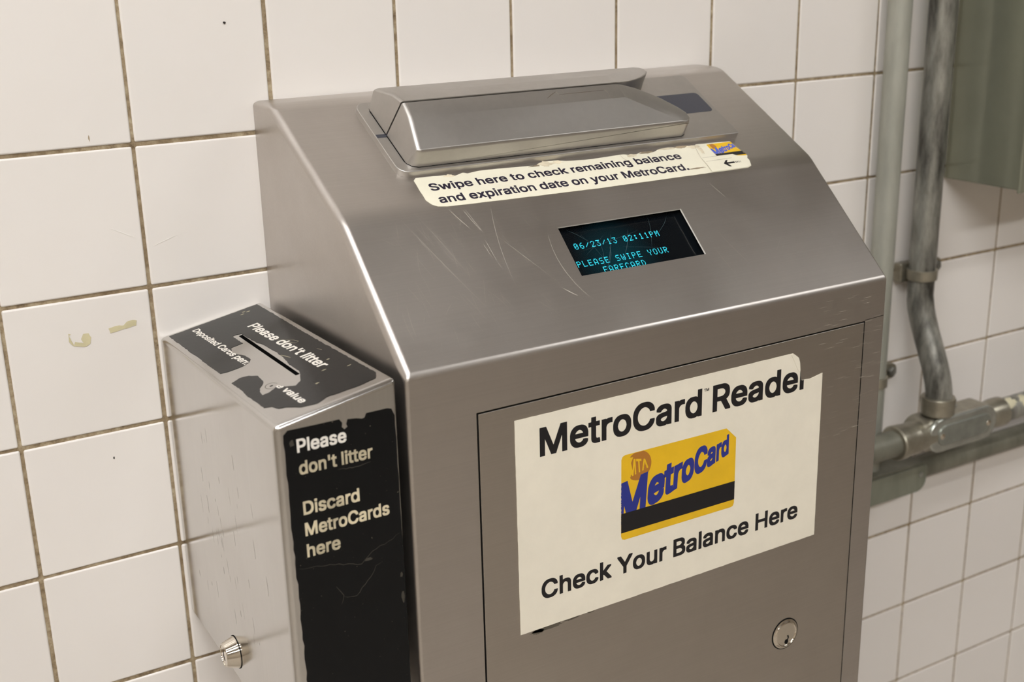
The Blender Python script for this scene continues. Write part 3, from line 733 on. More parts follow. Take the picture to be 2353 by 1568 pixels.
# ================================================================== card reader
K = root('card_reader', P3(0.5 * (XL + XR), -126, -1500), 'large brushed stainless steel fare card reader cabinet with sloped top', 'card reader')
def kiosk_body():
    prof = [(-0.4, -85.0), (-36.15, -85.0), (-157.9, -151.9), (-252.7, -239.8), (-252.7, -1500), (-0.4, -1500)]
    bm = bmesh.new()
    A = [bm.verts.new(P3(XL, y, z)) for y, z in prof]
    B = [bm.verts.new(P3(XR, y, z)) for y, z in prof]
    n = len(prof)
    bm.faces.new(A); bm.faces.new(B[::-1])
    for i in range(n):
        bm.faces.new((A[i], B[i], B[(i + 1) % n], A[(i + 1) % n]))
    bmesh.ops.recalc_face_normals(bm, faces=bm.faces)
    lay = bm.edges.layers.float.new('bevel_weight_edge')
    W = {0: 3.0, 1: 9.0, 2: FOLD_T, 3: 3.2}
    for i, w in W.items():
        e = bm.edges.get((A[i], B[i])); e[lay] = w / 10
    for S, w in ((A, 6.0), (B, 2.6)):
        for i in range(3):
            bm.edges.get((S[i], S[i + 1]))[lay] = w / 10
        bm.edges.get((S[3], S[4]))[lay] = (3.0 if S is A else 2.3) / 10
    o = from_bm('body', bm, M_kiosk, K)
    md = o.modifiers.new('bv', 'BEVEL'); md.limit_method = 'WEIGHT'; md.width = 0.010; md.segments = 6
    md.offset_type = 'OFFSET'; md.profile = 0.5; md.use_clamp_overlap = False
    bake(o)
    cut = []
    # cutters are made in the body's local space
    off = Matrix.Translation(-K.location)
    def loc(bm):
        bm.transform(off); return bm
    a0, a1 = 51.6, 414.2
    cut.append((loc(poly_prism(FR, [(a0, -900), (a1, -900), (a1, -33.3), (a0, -35.6)], -14, 2)), M_black))
    win = [(162.7, -77.8), (277.5, -77.8), (277.8, -33.5), (163.0, -33.5)]
    cut.append((loc(poly_prism(LO, win, -1.6, 3)), plain('sheet_edge_highlight', srgb(236, 232, 224), 0.45, metal=0.2)))  # near-white colour paints the highlight on the window's steel lip
    big = [(155, -84), (286, -84), (286, -27), (155, -27)]
    cut.append((loc(poly_prism(LO, big, -14, -1.5)), M_black))
    # hairline joint between the hood and the cabinet front
    cut.append((loc(poly_prism(FR, [(a1 - 0.1, -32.9), (440, -31.9), (440, -31.5), (a1 - 0.1, -32.5)], -1.2, 2)), M_black))
    # cutter space: cutters live at world origin, body sits at K.location, so place them alike
    obs = []
    for bm, m in cut:
        me = bpy.data.meshes.new('cut'); bm.to_mesh(me); bm.free(); me.materials.append(m)
        c = bpy.data.objects.new('cut', me); COL.objects.link(c); c.parent = K
        obs.append(c)
        md = o.modifiers.new('b', 'BOOLEAN'); md.object = c; md.operation = 'DIFFERENCE'; md.solver = 'EXACT'
        md.material_mode = 'TRANSFER'
    bake(o)
    for c in obs:
        me = c.data; bpy.data.objects.remove(c); bpy.data.meshes.remove(me)
    shade(o, 32)
    return o
body = kiosk_body()

# door
door_poly = [(53.1, -880), (413.6, -880), (413.6, -34.5), (53.1, -36.9)]
door = slab('door_panel', door_poly, FR, -12, 0, M_door, K, 0.5, 2)
# door lock
lk = FR(343.0, -299.6, 0)
lock = from_bm('lock_cylinder', lathe(lk, FR.n, [(0.0, 13.6), (0.6, 13.6), (0.9, 12.9), (1.0, 12.4), (2.0, 11.6), (2.3, 10.9), (1.7, 10.5), (1.5, 10.2), (1.6, 9.9), (1.6, 0)], 48), M_chrome, K, 'round nickel lock low on the door', smooth=25)
decal('lock_recess', [[(343 + 14.6 * math.cos(a * math.pi / 24), -299.6 + 14.6 * math.sin(a * math.pi / 24)) for a in range(48)]], FR, M_black, lock, thick=0.15, base=0.0)
decal('keyhole', [[(343.6 + 2.1 * math.cos(a * math.pi / 8), -306.8 + 2.4 * math.sin(a * math.pi / 8)) for a in range(16)]], FR, M_black, lock, thick=0.05, base=1.62)
decal('keyhole', [[(344.2, -305.5), (345.0, -303.2), (344.0, -301.2), (345.6, -300.8), (346.4, -303.4), (345.4, -305.6)]], FR, M_black, lock, thick=0.05, base=1.62)

# display
M_vfd = emit('cyan_phosphor', (0.04, 0.64, 0.80), 1.7)
def glass_dark():
    m, nt, b = mat_new('display_glass')
    b.inputs['Base Color'].default_value = (*srgb(8, 12, 16), 1)
    b.inputs['Specular IOR Level'].default_value = 0.2
    b.inputs['Roughness'].default_value = 0.12
    # faint teal bleed of the lit phosphor around the text rows
    v = coords(nt)
    b.inputs['Emission Color'].default_value = (0.0, 0.30, 0.40, 1)
    tc = nt.nodes.new('ShaderNodeTexCoord')
    sp = nt.nodes.new('ShaderNodeVectorMath'); sp.operation = 'DISTANCE'
    c = LO(205, -66, -6) - K.location
    sc = nt.nodes.new('ShaderNodeMapping')
    nt.links.new(tc.outputs['Object'], sp.inputs[0]); sp.inputs[1].default_value = c
    f = ramp(nt, sp.outputs['Value'], [(0.0, 0.085), (0.02, 0.04), (0.038, 0.0)])
    nt.links.new(f, b.inputs['Emission Strength'])
    return m
screen = slab('display_screen', [(155.1, -83.9), (285.9, -83.9), (285.9, -27.1), (155.1, -27.1)], LO, -9, -6.0, glass_dark(), K, label='dark display with three rows of cyan dot matrix letters')
FONT = {
 '0': '01110 10001 10011 10101 11001 10001 01110', '6': '00110 01000 10000 11110 10001 10001 01110',
 '/': '00000 00001 00010 00100 01000 10000 00000', '2': '01110 10001 00001 00010 00100 01000 11111',
 '3': '11111 00010 00100 00010 00001 10001 01110', '1': '00100 01100 00100 00100 00100 00100 01110',
 ':': '00000 01100 01100 00000 01100 01100 00000', 'P': '11110 10001 10001 11110 10000 10000 10000',
 'M': '10001 11011 10101 10101 10001 10001 10001', 'L': '10000 10000 10000 10000 10000 10000 11111',
 'E': '11111 10000 10000 11110 10000 10000 11111', 'A': '01110 10001 10001 10001 11111 10001 10001',
 'S': '01111 10000 10000 01110 00001 00001 11110', 'W': '10001 10001 10001 10101 10101 10101 01010',
 'I': '01110 00100 00100 00100 00100 00100 01110', 'Y': '10001 10001 10001 01010 00100 00100 00100',
 'O': '01110 10001 10001 10001 10001 10001 01110', 'U': '10001 10001 10001 10001 10001 10001 01110',
 'R': '11110 10001 10001 11110 10100 10010 10001', 'F': '11111 10000 10000 11110 10000 10000 10000',
 'C': '01110 10001 10000 10000 10000 10001 01110', 'D': '11100 10010 10001 10001 10001 10010 11100'}
def dots(s, x, ytop, pitch=4.97, w=3.35, hgt=5.4):
    vs, fs = [], []
    px, py = w / 5, hgt / 7
    for i, ch in enumerate(s):
        if ch not in FONT: continue
        for r, row in enumerate(FONT[ch].split()):
            for c, v in enumerate(row):
                if v == '1':
                    X = x + i * pitch + c * px; Y = ytop - r * py; b0 = len(vs)
                    for dx, dy in ((0.06, -py + 0.08), (px - 0.06, -py + 0.08), (px - 0.06, -0.08), (0.06, -0.08)):
                        vs.append(LO(X + dx, Y + dy, -5.92))
                    fs.append((b0, b0 + 1, b0 + 2, b0 + 3))
    return vs, fs
for s, x, y in (('06/23/13 02:11PM', 172.9, -46.1), ('PLEASE SWIPE YOUR', 167.9, -61.8), ('FARECARD', 187.6, -69.8)):
    vs, fs = dots(s, x, y)
    from_py('display_text', vs, fs, M_vfd, screen, 'cyan dot matrix text row')

def pane_mat():
    m = bpy.data.materials.new('clear_window'); m.use_nodes = True
    nt = m.node_tree; nt.nodes.remove(nt.nodes['Principled BSDF'])
    t = nt.nodes.new('ShaderNodeBsdfTransparent'); g = nt.nodes.new('ShaderNodeBsdfGlossy')
    g.inputs['Roughness'].default_value = 0.15
    f = nt.nodes.new('ShaderNodeFresnel'); f.inputs['IOR'].default_value = 1.10
    mx = nt.nodes.new('ShaderNodeMixShader')
    nt.links.new(f.outputs[0], mx.inputs[0]); nt.links.new(t.outputs[0], mx.inputs[1]); nt.links.new(g.outputs[0], mx.inputs[2])
    nt.links.new(mx.outputs[0], nt.nodes['Material Output'].inputs[0])
    return m
pane = slab('window_pane', [(155.1, -83.9), (285.9, -83.9), (285.9, -27.1), (155.1, -27.1)], LO, -2.6, -1.7, pane_mat(), K)
M_scr2 = plain('pane_scratch', srgb(96, 122, 128), 0.5)
rs = random.Random(11)
ln = []
for (p, q, w) in (((170, -36), (184, -48), .10), ((245, -36), (236, -62), .12), ((222, -44), (206, -70), .12), ((205, -46), (187, -77), .14), ((193, -50), (186, -76), .10), ((262, -38), (247, -52), .12), ((230, -46), (176, -56), .07), ((210, -58), (250, -66), .07), ((180, -42), (192, -72), .07), ((176, -60), (200, -45), .07), ((199, -56), (193, -70), .16)):
    n = 7
    ln.append(([(p[0] + (q[0] - p[0]) * i / n + 0.9 * math.sin(i * 0.6), p[1] + (q[1] - p[1]) * i / n) for i in range(n + 1)], w))
o = ribbons('scratch', ln, LO, M_scr2, pane, h=-1.66); o['kind'] = 'stuff'

# swipe unit
plate_poly = rrect(62.0, 381.0, -103.8, -14.5, (9, 2, 5, 9), 6)
plate = slab('swipe_plate', plate_poly, UP, -0.3, 5.2, M_cast, K, 0.7, 3)
decal('swipe_slot', [[(62.9, -60.6), (330, -60.6), (330, -56.4), (62.9, -56.4)]], UP, M_navy, plate, thick=0.08, base=5.2, label='dark navy strip in the swipe slot')
decal('indicator_window', [rrect(296, 376.5, -70.6, -42.6, 4.0)], UP, M_navy, plate, thick=0.10, base=5.2, label='dark navy window beside the swipe slot')

def housing(name, sgn, b0, dmax, label):
    """bar beside the slot; d = distance from the slot, sgn = direction of d along b"""
    fp = [(70.8, 0), (267, 0), (276, 0.7), (288, 4.0), (300, 9.5), (312, 16.5), (322, 24), (327.5, 30), (328.0, 35.5), (325.5, 39), (321, dmax), (79, dmax), (74.5, dmax - 1.8), (71.6, dmax - 5.5), (70.8, dmax - 9)]
    if sgn > 0: pass
    poly = [(a, b0 + sgn * d) for a, d in fp]
    bm = poly_prism(UP, poly, 5.4, 50)
    def cutp(pts, keep_low=True):
        q = [UP(a, b0 + sgn * d, h) for a, d, h in pts]
        nrm = (q[1] - q[0]).cross(q[2] - q[0]).normalized()
        if nrm.dot(UP.n) < 0: nrm = -nrm
        g = bm.verts[:] + bm.edges[:] + bm.faces[:]
        bmesh.ops.bisect_plane(bm, geom=g, dist=1e-6, plane_co=q[0], plane_no=nrm, clear_outer=True)
        es = [e for e in bm.edges if len(e.link_faces) == 1]
        if es: bmesh.ops.edgeloop_fill(bm, edges=es)
    cutp([(100, 0, 34.3), (100, 15, 31), (200, 0, 34.3)])
    cutp([(100, 15, 31), (100, dmax, 20.2), (200, 15, 31)])
    cutp([(270, 0, 34.3), (272, 15, 31), (323, dmax - 3, 20.3)])
    cutp([(71.0, 10, 5.0), (71.0, 30, 5.0), (78.6, 10, 34.0)])
    bmesh.ops.remove_doubles(bm, verts=bm.verts, dist=1e-5)
    bmesh.ops.recalc_face_normals(bm, faces=bm.faces)
    es = []
    lay = bm.edges.layers.float.new('bevel_weight_edge')
    UPn = UP.n
    for e in bm.edges:
        if len(e.link_faces) != 2: continue
        a, b = e.link_faces
        if a.normal.dot(UPn) < -0.9 or b.normal.dot(UPn) < -0.9: continue
        ang = a.normal.angle(b.normal)
        if abs(a.normal.dot(UPn)) < 0.3 and abs(b.normal.dot(UPn)) < 0.3: continue
        if ang < math.radians(7): continue
        left = any(f.normal.x < -0.8 for f in (a, b))
        slot = any(f.normal.dot(UP.e2 * (-sgn)) > 0.85 for f in (a, b))
        if ang < math.radians(22): continue
        e[lay] = 1.0 if left and not slot else (0.2 if slot else 0.4)
        if left and slot: e[lay] = 0.2
    o = from_bm(name, bm, M_cast, K, label)
    md = o.modifiers.new('bv', 'BEVEL'); md.limit_method = 'WEIGHT'; md.width = 0.0036; md.segments = 6; md.use_clamp_overlap = False
    md.miter_outer = 'MITER_ARC'
    bake(o)
    shade(o, 40)
    b2 = bmesh.new(); b2.from_mesh(o.data)        # keep the shallow facet creases crisp
    for e in b2.edges:
        if len(e.link_faces) == 2 and min(f.calc_area() for f in e.link_faces) > 1.5e-4 and e.calc_face_angle(0) > math.radians(5):
            e.smooth = False
    b2.to_mesh(o.data); b2.free()
    cx = 200
    slab('dark_base_rim', [((a - cx) * 1.0012 + cx, b0 + sgn * (d if d == 0 else d + 0.12)) for a, d in fp][::sgn], UP, 5.1, 5.55, M_black, o, smooth=None)  # added black strip stands in for the dark gap under the bar
    return o
front_h = housing('front_guide_bar', -1, -58.9, 41.0, 'lower satin steel bar of the swipe unit with an engraved arrow')
rear_h = housing('rear_guide_bar', 1, -57.2, 39.0, 'upper satin steel bar of the swipe unit')
M_engr = plain('engraved_line', srgb(96, 82, 66), 0.6)
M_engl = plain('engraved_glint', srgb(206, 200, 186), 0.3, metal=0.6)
def HF(a, d, h):      # top facet of the front bar
    return UP(a, -58.9 - d, 34.3 - 0.22 * d + h)
ribbons('engraved_arrow', [([(200.5, 8.8), (206, 5.6), (211.3, 2.9)], 0.5), ([(212.6, 6.2), (225, 6.0), (240, 6.0), (256.2, 5.8)], 0.45)], HF, M_engr, front_h, h=0.06)
ribbons('engraved_arrow', [([(211.0, 2.9), (211.8, 4.6), (212.6, 6.4)], 0.5), ([(256.2, 5.2), (257.2, 6.9), (258.3, 9.6)], 0.55), ([(212.8, 10.6), (214.2, 13.4)], 0.5), ([(258.3, 9.6), (257.6, 12.6)], 0.3)], HF, M_engl, front_h, h=0.07)

# instruction label above the display
cap_outline = [(71.9, -108.4), (71.0, -131.5), (73.5, -136.5), (77.3, -139.2), (84, -140.3), (109.6, -141.0), (214.3, -142.8), (365.1, -142.6), (369.4, -140.8), (370.0, -138.6),
               (371.6, -134.4), (371.0, -132.0), (373.9, -128.5), (373.0, -124), (372.5, -122.2), (370.6, -117), (369.8, -107.6), (344.4, -106.6), (334, -106.2), (331, -108.5), (322, -106.4), (309, -107.6),
               (296.8, -106.3), (288, -109.6), (277.5, -107.6), (268, -110.4), (259.5, -107.6), (240, -108.2), (223.9, -108.6), (205, -107.2), (196, -104.8), (184.4, -104.8), (178, -108.4), (169.3, -107.6), (150, -106.6), (127.6, -106.0), (117, -107.6), (114, -105.8), (105, -108.8), (98, -106.2), (86, -105.8), (74.5, -105.6)]
cuts = [FOLD_B + FOLD_T - k * FOLD_T / 5 for k in range(11)]
cap_label = decal('instruction_label', [jag(cap_outline, 0.12, 3.0, seed=2)], CAP, M_capl, K, thick=0.22, base=0.02, cuts=cuts, label='torn cream label with two lines of black text and an arrow')
text('label_text', 'Swipe here to check remaining balance', CAP, 80.2, 309.6, -122.2, 8.3, M_printb, cap_label, bold=0.035)
text('label_text', 'and expiration date on your MetroCard.', CAP, 80.9, 307.6, -136.5, 8.3, M_printb, cap_label, bold=0.035, cuts=cuts)
M_tear = plain('torn_paper', srgb(214, 202, 176), 0.9, var=0.25)
M_tearb = plain('torn_dirty_paper', srgb(150, 134, 110), 0.9, var=0.35)
for i, (x, y, rx, ry, mt) in enumerate(((186, -107.5, 6, 2.8, M_tear), (197, -107.2, 5, 1.9, M_tear), (176, -108.8, 5, 0.9, M_tearb), (266, -110.6, 4.5, 1.7, M_tear), (281, -108.8, 6, 1.5, M_tearb), (303, -107.6, 7, 1.5, M_tear), (318, -107.4, 6, 1.4, M_tearb), (330, -109, 5.5, 2.2, M_tear), (334, -114, 2.0, 5, M_tear), (101, -107.6, 4, 1.4, M_tear), (316, -136.0, 7, 0.7, M_tearb))):
    decal('torn_edge', [blob(x, y, rx, ry, 30 + i, 18, 0.4)], CAP, mt, cap_label, thick=0.12, base=0.24)
decal('torn_corner', [[(327, -124.9), (327, -142.2), (364.9, -142.2), (369.0, -140.6), (369.6, -138.5), (371.2, -134.4), (370.6, -132.0), (373.0, -129.0), (364, -127.6), (360, -124.7)]], CAP, M_capl, cap_label, thick=0.2, base=0.42, cuts=cuts)
ribbons('label_crease', [([(328.0, -124.8), (340, -124.7), (352, -124.7), (360.3, -124.8)], 0.35), ([(360.3, -124.8), (363.1, -128.0)], 0.3), ([(328.6, -129.9), (342, -129.7), (356, -129.4)], 0.3), ([(327.0, -124), (326.8, -133), (325.9, -142.4)], 0.25), ([(332, -107), (329, -116), (327, -124)], 0.3), ([(255.5, -108.3), (256, -113), (261, -121)], 0.22)], CAP, M_tearb, cap_label, h=0.66)
decal('arrow', [[(343.6, -135.0), (348.0, -131.4), (350.0, -131.4), (347.6, -134.1), (355.2, -134.1), (355.2, -136.0), (347.4, -136.0), (349.6, -139.2), (347.2, -139.2)]], CAP, M_print, cap_label, thick=0.04, base=0.64, cuts=cuts[:8])
for k in range(4):
    decal('arrow_bar', [[(356.1 + 1.7 * k, -134.2), (356.1 + 1.7 * k, -136.0), (356.1 + 1.7 * k + 0.9 - 0.18 * k, -136.0), (356.1 + 1.7 * k + 0.9 - 0.18 * k, -134.2)]], CAP, M_print, cap_label, thick=0.04, base=0.64)

def card_logo(parent, T, fn, base, s, blue, h, right_limit=None, brown=M_brown, small=False):
    """yellow fare card with its lettering; T maps sign coordinates (mm) to the surface"""
    def tr(pts): return [T(x, y) for x, y in pts]
    c = [(171.2 + 3.2, -164), (277.8, -164), (279.8, -163.2), (280.8, -161), (280.8, -105.0), (270.8, -95.3), (174.6, -95.0), (172.2, -96), (171.2, -98.4), (171.2, -160.6), (172.2, -163.1)]
    keep = None
    if right_limit:
        keep = lambda x, y: inside((x, y), right_limit)
    dk = dict(keep=keep, fine=0.8) if keep else {}
    card = decal('fare_card_picture', [tr(c)], fn, M_yellow, parent, thick=0.05, base=h, label='yellow card picture with blue letters and black stripe', **dk)
    # circle emblem, cut on the left along the slanted letters
    em = []
    for k in range(33):
        a = math.radians(-128 + 262 * k / 32)
        em.append((187.0 + 11.7 * math.cos(a), -106.3 + 11.7 * math.sin(a)))
    em = [(x, min(y, -95.4)) for x, y in em]
    em += [(180.2, -98.2), (182.0, -98.2), (179.0, -104.6), (182.2, -111.0), (178.9, -113.4)]
    decal('round_emblem', [tr(em)], fn, brown, card, thick=0.03, base=h + 0.05, **({'keep': keep, 'fine': 0.8} if keep else {}))
    if not small:
        def mw(x, y):      # letters shrink to the right and lean back
            t = x
            X = 177.6 + 17.8 * t - 0.9 * (y - 0.5)
            lo = -114.2 + 4.2 * t; hi = -98.6 - 4.0 * t
            return (X, lo + (hi - lo) * y)
        L = glyph_loops('MTA'); w = max(p[0] for l in L for p in l)
        decal('emblem_text', [[T(*mw(x / w, y)) for x, y in l] for l in L], fn, M_yellow, card, thick=0.03, base=h + 0.08)
    # big blue word in perspective
    L = glyph_loops('MetroCard', GB, 33); lo = min(p[0] for l in L for p in l); w = max(p[0] for l in L for p in l) - lo
    def pw(x, y):
        t = (x - lo) / w; k = 1.75
        tt = t * k / (1 + (k - 1) * t)
        X = 167.0 + (273.6 - 167.0) * tt + (y - 0.4) * (3.0 * (1 - tt))
        b0 = -152.6 + (X - 167) * 0.332; b1 = -117.6 + (X - 167) * 0.161
        return (X, b0 + (b1 - b0) * y)
    q = [[T(*pw(x, y)) for x, y in l] for l in L]
    lim = lambda x, y: True
    cx = T(171.2, -100)[0]
    kk = (lambda x, y: x > cx and (right_limit is None or inside((x, y), right_limit)))
    decal('card_word', q, fn, blue, card, thick=0.03, base=h + 0.10, keep=kk, fine=0.8)
    st = [(171.2, -142.0), (280.8, -142.0), (280.8, -157.9), (171.2, -157.9)]
    decal('magnetic_stripe', [tr(st)[::-1]], fn, M_print, card, thick=0.03, base=h + 0.14, **({'keep': keep, 'fine': 0.8} if keep else {}))
    return card
Ts = lambda x, y: (343.8 + (x - 171.2) * 0.29, -108.2 + (y + 95) * 0.29)
lim = [(340, -105), (369.6, -105), (370.4, -117), (372.3, -122), (372.6, -124), (374, -128.0), (340, -128)]
card_logo(cap_label, Ts, CAP, 0, 0.29, M_ltblue, 0.26, right_limit=lim, small=True)

# big sign on the door
sign_outline = [(81.0, -47.7), (82.0, -215.6), (370.2, -213.5), (370.0, -170), (369.8, -101.6), (369.5, -69.2), (362, -70.6), (356.3, -71.6), (346.6, -71.0), (345.6, -66), (344.6, -56), (342.9, -51.2), (339.5, -48.6), (336.7, -46.6)]
sign = decal('sign_panel', [jag(sign_outline, 0.12, 4.5, seed=6)], FR, M_sign, K, thick=0.35, base=0.02, label='cream printed sign with a yellow card picture, torn at its top right corner')
tear = [(344.6, -40), (344.6, -56), (345.8, -66), (346.4, -71.0), (356.3, -71.8), (375, -69), (375, -40)]
text('sign_text', 'MetroCard', FR, 101.0, 245.8, -79.2, 21.9, M_print, sign, bold=0.030, h=0.4)
text('sign_text', 'TM', FR, 247.6, 252.4, -60.4, 2.3, M_print, sign, bold=0.02, h=0.4)
text('sign_text', 'Reader', FR, 256.3, 355.0, -79.0, 21.7, M_print, sign, bold=0.030, h=0.4, keep=lambda x, y: not inside((x, y), tear), fine=0.8)
text('sign_text', 'Check Your Balance Here', FR, 100.4, 349.8, -192.2, 15.2, M_print, sign, bold=0.030, h=0.4)
card_logo(sign, lambda x, y: (x, y), FR, 0, 1.0, M_blue, 0.4)
decal('peeled_corner', [[(342.9, -51.4), (339.5, -48.6), (336.7, -46.7), (334.5, -47.5), (337.5, -52), (340.2, -57.5), (342.5, -61.5), (344.2, -63.5), (344.2, -56)]], FR, M_sign, sign, thick=0.25, base=0.38)
for i, (x, y, rx, ry) in enumerate(((104, -216.8, 14, 1.9), (97, -217.8, 5, 1.9), (126, -216.0, 7, 1.0), (144, -215.6, 3, 0.9))):
    decal('glue_stain', [blob(x, y, rx, ry, 60 + i, 30, 0.22)], FR, M_smoke, door, thick=0.02, base=0.01)

# scratches on the sloped faces
M_scr = plain('bright_scratch', srgb(226, 218, 206), 0.35, metal=0.8)
M_scr.node_tree.nodes['Principled BSDF'].inputs['Roughness'].default_value = 0.6
rs = random.Random(5)
ln = []
def arc(x, y, L, ang, bend, w, n=9):
    pts = []; a = ang
    for i in range(n + 1):
        pts.append((x, y)); x += L / n * math.cos(a); y += L / n * math.sin(a); a += bend / n
    ln.append((pts, w))
for _ in range(70):
    x = rs.gauss(75, 45); y = rs.uniform(-8, -95)
    if not 12 < x < 150: continue
    arc(x, y, rs.uniform(4, 26), math.radians(rs.gauss(-82, 16)), rs.uniform(-.35, .35), rs.uniform(.05, .13))
for _ in range(34):
    x = rs.uniform(20, 425); y = rs.uniform(-5, -112)
    if 155 < x < 290 and y > -92: continue
    arc(x, y, rs.uniform(3, 20), math.radians(rs.gauss(-75, 35)), rs.uniform(-.6, .6), rs.uniform(.05, .11))
for a in ((84, -4, 22, -1.15, .1, .35), (95, -7, 20, -1.3, .1, .3), (97, -7, 22, -1.35, .05, .25), (101, -35, 18, -1.5, .0, .28), (98, -38, 12, -1.4, .0, .2), (152, -40, 58, -1.75, .75, .28), (118, -6, 70, -1.85, .3, .18), (45, -8, 90, -1.2, .05, .16), (57, -4, 60, -1.2, -.1, .14), (110, -30, 60, -1.0, .0, .14), (143, -85, 12, -.8, .1, .5), (300, -60, 35, -1.3, .2, .14), (318, -14, 16, -1.1, 0, .3), (288, -72, 30, -1.4, .1, .12)):
    arc(*a)
o = ribbons('scratch', ln, LO, M_scr, body, h=0.04); o['kind'] = 'stuff'
ln = []
for _ in range(60):
    x = rs.uniform(355, 432); y = rs.uniform(-6, -130)
    ln.append(([(x, y), (x + rs.uniform(1.5, 7), y + rs.uniform(-.4, .4)), (x + 8, y + .1)], rs.uniform(.12, .3)))
ln = [l for l in ln if not (369 > l[0][-1][0] > 50 and l[0][0][1] < -40)]
o = ribbons('scratch', ln, FR, M_scr, body, h=0.06); o['kind'] = 'stuff'

# ================================================================== discard bin
B = root('discard_box', P3(155, -127, -501.6), 'narrow polished steel card discard box with black labels, left of the reader', 'waste box')
def bin_body():
    x0, x1 = 113.5, 197.0
    yb, yf = -0.4, -254.6
    zc = {(0, 0): -261.4, (1, 0): -245.7, (0, 1): -253.4, (1, 1): -237.7}
    bm = bmesh.new()
    v = {}
    for i, x in enumerate((x0, x1)):
        for j, y in enumerate((yb, yf)):
            v[i, j, 1] = bm.verts.new(P3(x, y, zc[i, j]))
            v[i, j, 0] = bm.verts.new(P3(x, y, -501.6))
    F = [((0, 0, 1), (1, 0, 1), (1, 1, 1), (0, 1, 1)), ((0, 0, 0), (0, 1, 0), (1, 1, 0), (1, 0, 0)),
         ((0, 0, 0), (0, 0, 1), (0, 1, 1), (0, 1, 0)), ((1, 0, 0), (1, 1, 0), (1, 1, 1), (1, 0, 1)),
         ((0, 1, 0), (0, 1, 1), (1, 1, 1), (1, 1, 0)), ((0, 0, 0), (1, 0, 0), (1, 0, 1), (0, 0, 1))]
    for f in F: bm.faces.new([v[k] for k in f])
    bmesh.ops.recalc_face_normals(bm, faces=bm.faces)
    lay = bm.edges.layers.float.new('bevel_weight_edge')
    def w(a, b, val): bm.edges.get((v[a], v[b]))[lay] = val / 10
    w((0, 1, 0), (0, 1, 1), 4.6); w((1, 1, 0), (1, 1, 1), 2.5)
    w((0, 1, 1), (1, 1, 1), 4.2); w((0, 0, 1), (0, 1, 1), 4.2); w((1, 0, 1), (1, 1, 1), 2.6); w((0, 0, 1), (1, 0, 1), 2.6)
    o = from_bm('body', bm, M_bin, B)
    md = o.modifiers.new('bv', 'BEVEL'); md.limit_method = 'WEIGHT'; md.width = 0.010; md.segments = 6; md.use_clamp_overlap = False
    bake(o)
    c = poly_prism(BT, [(43.6, -186), (46.6, -186), (46.6, -64.5), (43.6, -64.5)], -40, 5)
    c.transform(Matrix.Translation(-B.location))
    me = bpy.data.meshes.new('cut'); c.to_mesh(me); c.free(); me.materials.append(M_black)
    co = bpy.data.objects.new('cut', me); COL.objects.link(co); co.parent = B
    md = o.modifiers.new('b', 'BOOLEAN'); md.object = co; md.operation = 'DIFFERENCE'; md.solver = 'EXACT'; md.material_mode = 'TRANSFER'
    bake(o)
    bpy.data.objects.remove(co); bpy.data.meshes.remove(me)
    shade(o, 32)
    return o
bin_b = bin_body()
top_poly = [(5.5, -5.5), (80.2, -4.3), (80.2, -127.3), (82.0, -234.4), (77.6, -243.1), (64.2, -244.4), (53.3, -243.2), (43.3, -241.8), (35.3, -245.8), (25.2, -241.3), (18.5, -232.0), (14.6, -229.9), (12.6, -222.5), (8.3, -219.2), (8.3, -208.1), (7.4, -189.8), (8.3, -177.8), (8.1, -171.4), (7.6, -155.5),
            (14.8, -151.7), (20.8, -154.0), (25.2, -160.5), (24.4, -173.4), (21.9, -179.1), (18.0, -184.2), (15.8, -191.5), (15.2, -197.8), (20.1, -197.6), (24.4, -194.8), (28.2, -191.3), (31.3, -198.6), (36.8, -203.5), (41.9, -198.9), (46.2, -188.0), (48.4, -180), (48.0, -161.5), (50.6, -143.2), (50.8, -126.0), (49.7, -102.2), (47.9, -92.5), (47.2, -71.6), (46.9, -62.0), (43.0, -60.0), (40.3, -60.5), (40.0, -69.8), (40.5, -84.2), (35.9, -84.5), (31.2, -84.8), (28.0, -94.6), (29.9, -104.8), (32.6, -112.4), (32.8, -123.3), (30.2, -128.1), (24.4, -131.3), (19.0, -131.7), (13.1, -131.4), (7.9, -129.2), (6.6, -69.2)]
top_j = jag(top_poly, 0.35, 2.2, seed=12)
lab_t = decal('top_label', [top_j], BT, M_blk, B, thick=0.15, base=0.02, label='torn dark grey label around the card slot with white text')
BTT = lambda x, y, h: BT(y, -x, h)
on_label = lambda x, y: inside((y, -x), top_poly)
text('label_text', "Please don't litter", BTT, 50.5, 190.0, 55.4, 8.6, M_white, lab_t, bold=0.03, h=0.19, tilt=0.03)
text('label_text', 'Deposited Cards perm', BTT, 13.0, 134.5, 22.0, 5.8, M_white, lab_t, bold=0.03, h=0.19, tilt=0.03, keep=on_label, fine=0.6)
text('label_text', 'e value', BTT, 191.0, 235.5, 26.6, 5.8, M_white, lab_t, bold=0.03, h=0.19, tilt=0.02, keep=on_label, fine=0.6)
M_dust = plain('pale_scuff', srgb(150, 142, 118), 0.7, var=0.2)
ribbons('scuff', [([(60.0, -103), (64, -110), (68.5, -118), (70, -124), (67, -125.5), (63, -116), (60, -105)], 0.5), ([(50.5, -138), (52, -143), (53.6, -150)], 1.0), ([(73, -152), (74.5, -158)], 0.5)], BT, M_dust, lab_t, h=0.2)
for i, (x, y) in enumerate(((66, -12), (63, -17), (69, -15), (60, -196), (48, -214), (75, -205), (70, -180))):
    decal('scuff', [blob(x, y, 1.6, 0.9, 90 + i, 10, 0.5)], BT, M_dust, lab_t, thick=0.02, base=0.18)

